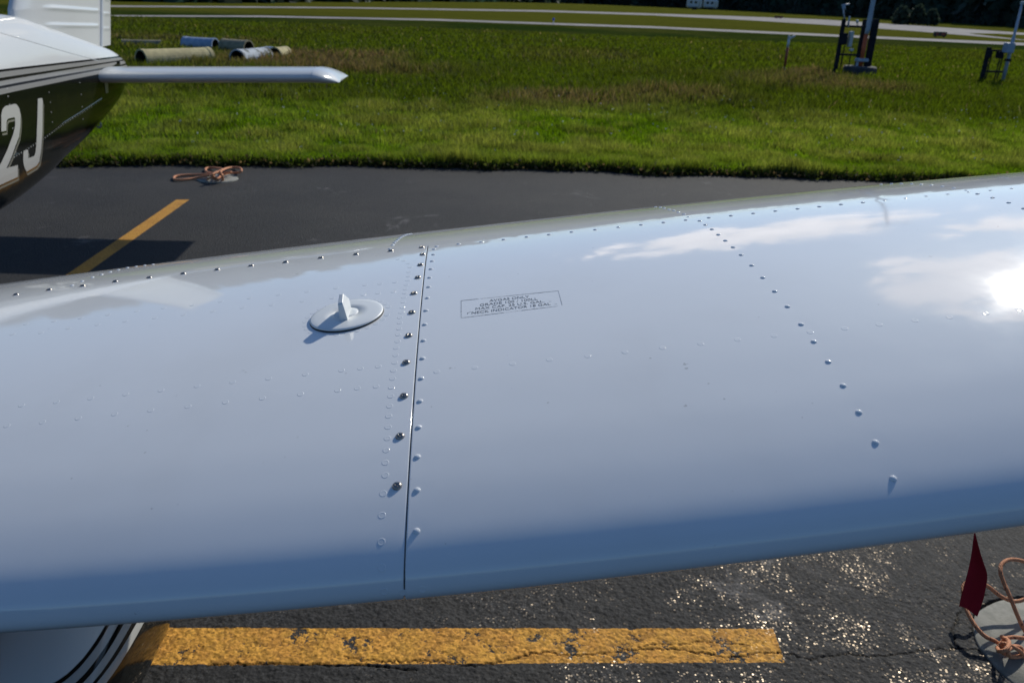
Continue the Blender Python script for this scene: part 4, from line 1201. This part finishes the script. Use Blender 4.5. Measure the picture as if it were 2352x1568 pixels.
rbox('control_box', 680, 755, 860, 925, .20, M_GALV, LP, YE - .25, cE)
z_ = wpt(680, 1045, YE, cE).z
b = B(); b.box((p0.x - .0, p0.y, z_), (.12, .12, .06), 0, .01); b.out('collar', M_DARKSTEEL, LP)
b = B(); b.box((p0.x + .20, p0.y, zt2 + .02), (.42, .16, .09), 0, .03); b.out('lamp_head', M_PALEBOX, LP)

# low airfield signs, a taxiway light
for (x0, y0, x1, y1), lb in (((2142, 77.5, 2173, 86.5), 'low dark brown airfield sign on the grass between taxiway and runway'), ((1778, 39.5, 1798, 43.5), 'tiny dark airfield sign beyond the far runway, left of the mast')):
    g_ = gnd((x0 + x1) / 2, y1); a = atY(x0, y1, g_[1]); b2 = atY(x1, y0, g_[1])
    e = empty('airfield_sign', (g_[0], g_[1], 0), lb, 'sign', 'low airfield signs')
    b = B(); b.box((g_[0], g_[1], (b2[2] - a[2]) / 2 + .08), (b2[0] - a[0], .15, b2[2] - a[2]), 0, .02); b.out('panel', M_WOOD, e)
    b = B(); b.box((g_[0] - (b2[0] - a[0]) * .25, g_[1] - .08, (b2[2] - a[2]) / 2 + .08), ((b2[0] - a[0]) * .22, .012, (b2[2] - a[2]) * .5)); b.box((g_[0] + (b2[0] - a[0]) * .22, g_[1] - .08, (b2[2] - a[2]) / 2 + .08), ((b2[0] - a[0]) * .3, .012, (b2[2] - a[2]) * .5)); b.out('face', M_REDP, e)
    b = B(); b.box((g_[0] - .3, g_[1], .06), (.08, .08, .14)).box((g_[0] + .3, g_[1], .06), (.08, .08, .14)); b.out('foot', M_DARKSTEEL, e)
g_ = gnd(1271, 56); e = empty('taxiway_light', (g_[0], g_[1], 0), 'tiny blue taxiway edge light beside the pale taxiway', 'light')
b = B(); b.tube([(g_[0], g_[1], 0), (g_[0], g_[1], .22)], .03, 8); b.out('stem', M_WHITEP, e)
b = B(); b.tube([(g_[0], g_[1], .22), (g_[0], g_[1], .26), (g_[0], g_[1], .36), (g_[0], g_[1], .39)], [.05, .08, .07, .03], 12); b.out('lens', mat('blue_lens', (.02, .06, .45), .2)[0], e, True)

# white trailers at the edge of the woods
M_TRAIL = noisy('trailer_white', (.60, .66, .70), (.50, .56, .60), .8, .5)
for (xa, xb), lb in (((1576, 1610), 'small white travel trailer at the forest edge, the left one'), ((1614, 1647), 'small white travel trailer at the forest edge, the right one')):
    g_ = gnd((xa + xb) / 2, 23.5); Y = g_[1]; a = atY(xa, 23, Y); b2 = atY(xb, 6, Y); w_ = b2[0] - a[0]; H_ = 2.7
    e = empty('travel_trailer', (g_[0], Y, 0), lb, 'trailer', 'white trailers by the woods')
    b = B(); b.box((g_[0], Y, H_ / 2 + .35), (w_, 2.2, H_ - .3), 0, .35); b.out('body', M_TRAIL, e)
    for dx_ in (-.28, .05): b = B(); b.box((g_[0] + dx_ * w_, Y - 1.11, 1.9), (w_ * .16, .04, .6), 0, .01); b.out('window', M_GLASS, e)
    b = B(); b.box((g_[0] + .32 * w_, Y - 1.11, 1.35), (w_ * .12, .04, 1.7), 0, .01); b.out('door', M_PALEBOX, e)
    for dx_ in (-.08, .08):
        b = B(); b.tube([(g_[0] + dx_ * w_, Y - 1.15, .35), (g_[0] + dx_ * w_, Y - .9, .35)], .35, 14); b.out('wheel', M_TYRE, e, True)

# ------------------------------------------------------------------ woods, shrubs, fence
def leaf_material(name, a, trans):
    m, N, bs = mat(name, a, .7, 0, .12)
    at = N.n('ShaderNodeAttribute', attribute_name='col').outputs['Color']
    N.nt.links.new(at, bs.inputs['Base Color'])
    tr = N.n('ShaderNodeBsdfTranslucent', i={'Color': at})
    hs = N.n('ShaderNodeHueSaturation', i={'Color': at, 'Hue': .495, 'Saturation': 1.15, 'Value': 1.55}); N.nt.links.new(hs.outputs[0], tr.inputs['Color'])
    mx = N.n('ShaderNodeMixShader', i={0: trans, 1: bs.outputs[0], 2: tr.outputs[0]})
    N.nt.links.new(mx.outputs[0], N.nt.nodes['Material Output'].inputs[0]); return m


M_LEAF = leaf_material('tree_leaves', (.04, .06, .02), .25)
M_GRASS = leaf_material('grass_blades', (.08, .12, .02), .50)


def quads(P, size, rngl, flat=.0):
    """random leaf-clump quads centred on P"""
    n = len(P); a = rngl.normal(size=(n, 3)); a /= np.linalg.norm(a, axis=1, keepdims=True)
    b_ = rngl.normal(size=(n, 3)); b_ -= a * (a * b_).sum(1, keepdims=True); b_ /= np.linalg.norm(b_, axis=1, keepdims=True)
    s_ = (size * rngl.uniform(.5, 1.2, n))[:, None]
    V = np.stack([P - a * s_ - b_ * s_ * .5, P + a * s_ * .2 - b_ * s_ * .6, P + a * s_ + b_ * s_ * .3, P - a * s_ * .3 + b_ * s_ * .7], 1)
    return V.reshape(-1, 3), np.arange(4 * n).reshape(n, 4)


LINE = [(-260, 40), (-120, 62), (-60, 72), (-34, 84), (-30, 120), (-22, 190), (0, 290), (32, 340), (70, 296), (80, 210), (79, 140), (95, 70), (150, 10), (260, -60)]
Pn = []; Cn = []; trunks = B(); tot = 0
frng = np.random.default_rng(11)
LN = np.array(spline([np.array(p, float) for p in LINE], 12)); dd = np.r_[0, np.cumsum(np.hypot(*np.diff(LN, axis=0).T))]
s = 0
while s < dd[-1]:
    cx, cy = np.interp(s, dd, LN[:, 0]), np.interp(s, dd, LN[:, 1]); dist = math.hypot(cx, cy)
    for row in range(3):
        out_ = np.array([cx, cy]) / dist; c2_ = np.array([cx, cy]) + out_ * (2 + row * 6 + frng.uniform(-1.5, 2.5)) + frng.normal(0, 1.2, 2)
        hgt = frng.uniform(9, 15) + row * 2.0 + dist * .01; cr_ = frng.uniform(2.6, 4.2); nq = int(np.clip(60000 / dist, 200, 420))
        z0 = 0.0 if row == 0 else 1.5
        u = frng.normal(size=(nq, 3)); u /= np.linalg.norm(u, axis=1, keepdims=True); u *= frng.uniform(.55, 1, (nq, 1)) ** .5
        hz = frng.uniform(0, 1, nq) ** 1.35; 
        P = np.c_[c2_[0] + u[:, 0] * cr_ * (1.15 - .75 * hz ** 1.5), c2_[1] + u[:, 1] * cr_ * (1.15 - .75 * hz ** 1.5), z0 + hz * (hgt - z0)]
        Pn.append(P); base_c = np.array([.036, .060, .044]) * frng.uniform(.6, 1.4) * np.array([frng.uniform(.8, 1.3), 1, 1])
        Cn.append(np.repeat(base_c[None] * 1.0, nq, 0) * frng.uniform(.7, 1.35, (nq, 1)))
        if row == 0: trunks.tube([(c2_[0], c2_[1], 0), (c2_[0] + frng.normal(0, .2), c2_[1], hgt * .6)], [.22, .1], 5, False)
    s += frng.uniform(2.2, 3.8)
P = np.vstack(Pn); Cc = np.vstack(Cn); V, Fq = quads(P, 1.15, frng)
tag(mesh('woods', V, Fq, M_LEAF, cols=np.repeat(Cc, 4, 0)), kind='stuff', label='dark dense woods beyond the runway along the top of the view', cat='woods')
tag(trunks.out('tree_trunks', M_WOOD), kind='stuff', label='dark trunks along the edge of the woods', cat='tree trunks')
# low shrubs that stand out against the woods
for (x, y, r_, hh), lb in (((2068, 51, 1.1, 2.6), 'olive shrub at the foot of the woods, right of the tall mast'), ((2104, 55, 1.0, 3.0), 'middle olive shrub of those right of the tall mast'), ((2136, 58, .9, 2.2), 'smaller olive shrub, rightmost of those by the woods'), ((1832, 33, 3.0, 1.6), 'low dark shrub at the woods, left of the tall mast')):
    g_ = gnd(x, y); g_ = g_ * min(1, 128 / np.hypot(g_[0], g_[1])) if x > 2000 else g_
    nq = 420; u = frng.normal(size=(nq, 3)); u /= np.linalg.norm(u, axis=1, keepdims=True); u *= frng.uniform(.3, 1, (nq, 1)) ** .4
    P = np.c_[g_[0] + u[:, 0] * r_, g_[1] + u[:, 1] * r_, np.abs(u[:, 2]) * hh * .8 + .2]
    V, Fq = quads(P, .35, frng)
    e = empty('shrub', (g_[0], g_[1], 0), lb, 'shrub', 'shrubs in front of the woods')
    mesh('foliage', V, Fq, M_LEAF, e, cols=np.repeat(np.array([[.042, .060, .042]]) * frng.uniform(.6, 1.3, (nq, 1)), 4, 0))
    b = B()
    for k in range(4): b.tube([(g_[0], g_[1], 0), (g_[0] + frng.normal(0, r_ * .3), g_[1] + frng.normal(0, .4), hh * .6)], [.06, .02], 5, False)
    b.out('stem', M_WOOD, e)
# chain fence along the foot of the woods
FN = [gnd(x, y)[:2] for x, y in ((1400, 14), (1560, 18.5), (1760, 29), (1900, 38), (2050, 47), (2200, 57), (2352, 67), (2600, 84))]
FE = empty('perimeter_fence', (FN[3][0], FN[3][1], 0), 'low dark wire fence running along the foot of the woods', 'fence')
FS = np.array(spline(FN, 10)); dd = np.r_[0, np.cumsum(np.hypot(*np.diff(FS, axis=0).T))]
me_post = None; s = 0; k = 0
while s < dd[-1] and k < 70:
    x, y = np.interp(s, dd, FS[:, 0]), np.interp(s, dd, FS[:, 1])
    if me_post is None: b = B(); b.tube([(x, y, 0), (x, y, 1.9)], .045, 6); o0 = b.out('post', M_DARKSTEEL, FE); me_post = o0; px0 = (x, y)
    else:
        o = me_post.copy(); col.objects.link(o); o.parent = FE; o.location = (x - px0[0], y - px0[1], 0)
    s += dd[-1] / 70; k += 1
b = B()
for z_ in (.3, .7, 1.1, 1.5, 1.85): b.tube([(p[0], p[1], z_) for p in FS[::3]], .015, 4)
b.out('wire', M_DARKSTEEL, FE)

# ------------------------------------------------------------------ grass
grng = np.random.default_rng(23)


def blades(n, xr, y0f, y1f, h, w, mow, lean=.35):
    """n blades; returns verts, faces, colours"""
    x = grng.uniform(xr[0], xr[1], n * 2); y0_ = y0f(x); y1_ = y1f(x); tq = grng.random(n * 2); y = y0_ + (y1_ - y0_) * tq
    dist = np.hypot(x, y); keep = np.abs(x) < y * .78 + 1.5; x, y = x[keep][:n], y[keep][:n]; n = len(x)
    clump = vnoise(x + 50, y + 50, .35, 61); big = vnoise(x + 50, y + 50, 2.2, 62); bg2 = vnoise(x + 90, y + 90, 6.5, 63); fine = vnoise(x + 50, y + 50, .09, 64)
    hh = h(x, y, clump, big) * grng.uniform(.55, 1.25, n); ww = w * grng.uniform(.6, 1.3, n) * (1 + np.hypot(x, y) * .02)
    a = grng.uniform(0, 2 * math.pi, n); la = grng.uniform(0, 2 * math.pi, n); ln = hh * grng.uniform(.05, lean * 2, n)
    px, py = np.cos(a) * ww * .5, np.sin(a) * ww * .5
    mid = np.c_[x + np.cos(la) * ln * .35, y + np.sin(la) * ln * .35, hh * .6]; tipp = np.c_[x + np.cos(la) * ln, y + np.sin(la) * ln, hh * .97]
    V = np.stack([np.c_[x - px, y - py, np.full(n, -.01)], np.c_[x + px, y + py, np.full(n, -.01)], mid + np.c_[px, py, 0 * px] * .8, mid - np.c_[px, py, 0 * px] * .8, tipp], 1)
    F4 = np.arange(n)[:, None] * 5
    tri = np.concatenate([F4 + np.array([[0, 1, 2]]), F4 + np.array([[0, 2, 3]]), F4 + np.array([[3, 2, 4]])])
    green = np.array([.100, .168, .022]); yel = np.array([.190, .215, .050]); dark = np.array([.060, .086, .013]); red = np.array([.150, .105, .055]); straw = np.array([.26, .21, .10])
    rough = mow(x, y)                                   # 0 mown verge .. 1 rough meadow
    c = green + (yel - green) * np.clip(clump * 1.3 + big * .8 - .6, 0, 1)[:, None]
    c = c * (1 - .42 * np.clip(vnoise(x + 70, y + 70, .28, 81) * 2.6 - 1.5, 0, 1) * (1 - rough))[:, None]
    dk = dark + (np.array([.060, .072, .014]) - dark) * np.clip(big * 1.2 + clump * .5 - .5, 0, 1)[:, None]
    c = c + (dk - c) * rough[:, None]
    rd = np.clip((bg2 * .7 + big * .5 - .62) * 3.2, 0, 1) * rough * np.clip((30 - y) / 8, 0, 1) * (grng.random(n) < .8)
    c = c + (red - c) * (rd * .8)[:, None]
    st_ = (grng.random(n) < .012); c[st_] = straw * .8
    c *= grng.uniform(.6, 1.35, (n, 1)) * (.75 + .5 * fine[:, None])
    cols_ = np.repeat(c[:, None, :], 5, 1)
    return V.reshape(-1, 3), tri, cols_.reshape(-1, 3)


mow = lambda x, y: np.clip((y - 12.2 - .05 * x - .8 * (vnoise(x + 30, y + 30, 1.7, 71) - .5)) / 1.6, 0, 1)
hv = lambda x, y, c, b_: .050 + .05 * c * (1 + b_) + mow(x, y) * (.04 + .20 * b_ * c) * np.clip((30 - y) / 12, .35, 1) + .050 * np.exp(-((y - edge_y(x) - .06) / .13) ** 2) * (.6 + .8 * c)
sets = [
    (150000, (-8, 8), lambda x: edge_y(x) - .05, lambda x: edge_y(x) + .9, .0065),
    (190000, (-11, 11), lambda x: edge_y(x) + .8, lambda x: edge_y(x) * 0 + 13.5, .0085),
    (150000, (-17, 17), lambda x: x * 0 + 13.2, lambda x: x * 0 + 22, .014),
    (120000, (-30, 30), lambda x: x * 0 + 21.5, lambda x: x * 0 + 42, .028),
]
Vs, Fs_, Cs, k0 = [], [], [], 0
for n_, xr, a, b_, w_ in sets:
    V, Fq, c = blades(n_, xr, a, b_, hv, w_, mow); Vs.append(V); Fs_.append(Fq + k0); Cs.append(c); k0 += len(V)
tag(mesh('grass', np.vstack(Vs), np.vstack(Fs_), M_GRASS, cols=np.vstack(Cs)), kind='stuff', label='bright green grass verge and rough meadow beyond the apron', cat='grass')
# turf lip and thatch at the apron edge, near-side shade put in the colour
n_ = 27000; x = grng.uniform(-8, 8, n_); y = edge_y(x) + grng.normal(.0, .055, n_)
P = np.c_[x, y, np.abs(grng.normal(0, .030, n_)) + .004]; V, Fq = quads(P, .020, grng)
cc = np.where((grng.random(n_) < .25)[:, None], np.array([[.15, .11, .055]]), np.array([[.052, .064, .018]])) * grng.uniform(.5, 1.3, (n_, 1))
tag(mesh('turf_edge', V, Fq, M_GRASS, cols=np.repeat(cc, 4, 0)), kind='stuff', label='ragged dark turf edge with dry stalks along the asphalt', cat='turf edge')

# tiny white clover heads in the verge
n_ = 220; x = grng.uniform(-4, 9, n_); y = edge_y(x) + grng.uniform(.1, 6.5, n_); P = np.c_[x, y, grng.uniform(.09, .2, n_)]; P = np.repeat(P, 4, 0) + grng.normal(0, .005, (n_ * 4, 3)); V, Fq = quads(P, .009, grng)
tag(mesh('clover_flowers', V, Fq, M_WHITEP), kind='stuff', label='tiny white clover heads scattered through the verge', cat='flowers')
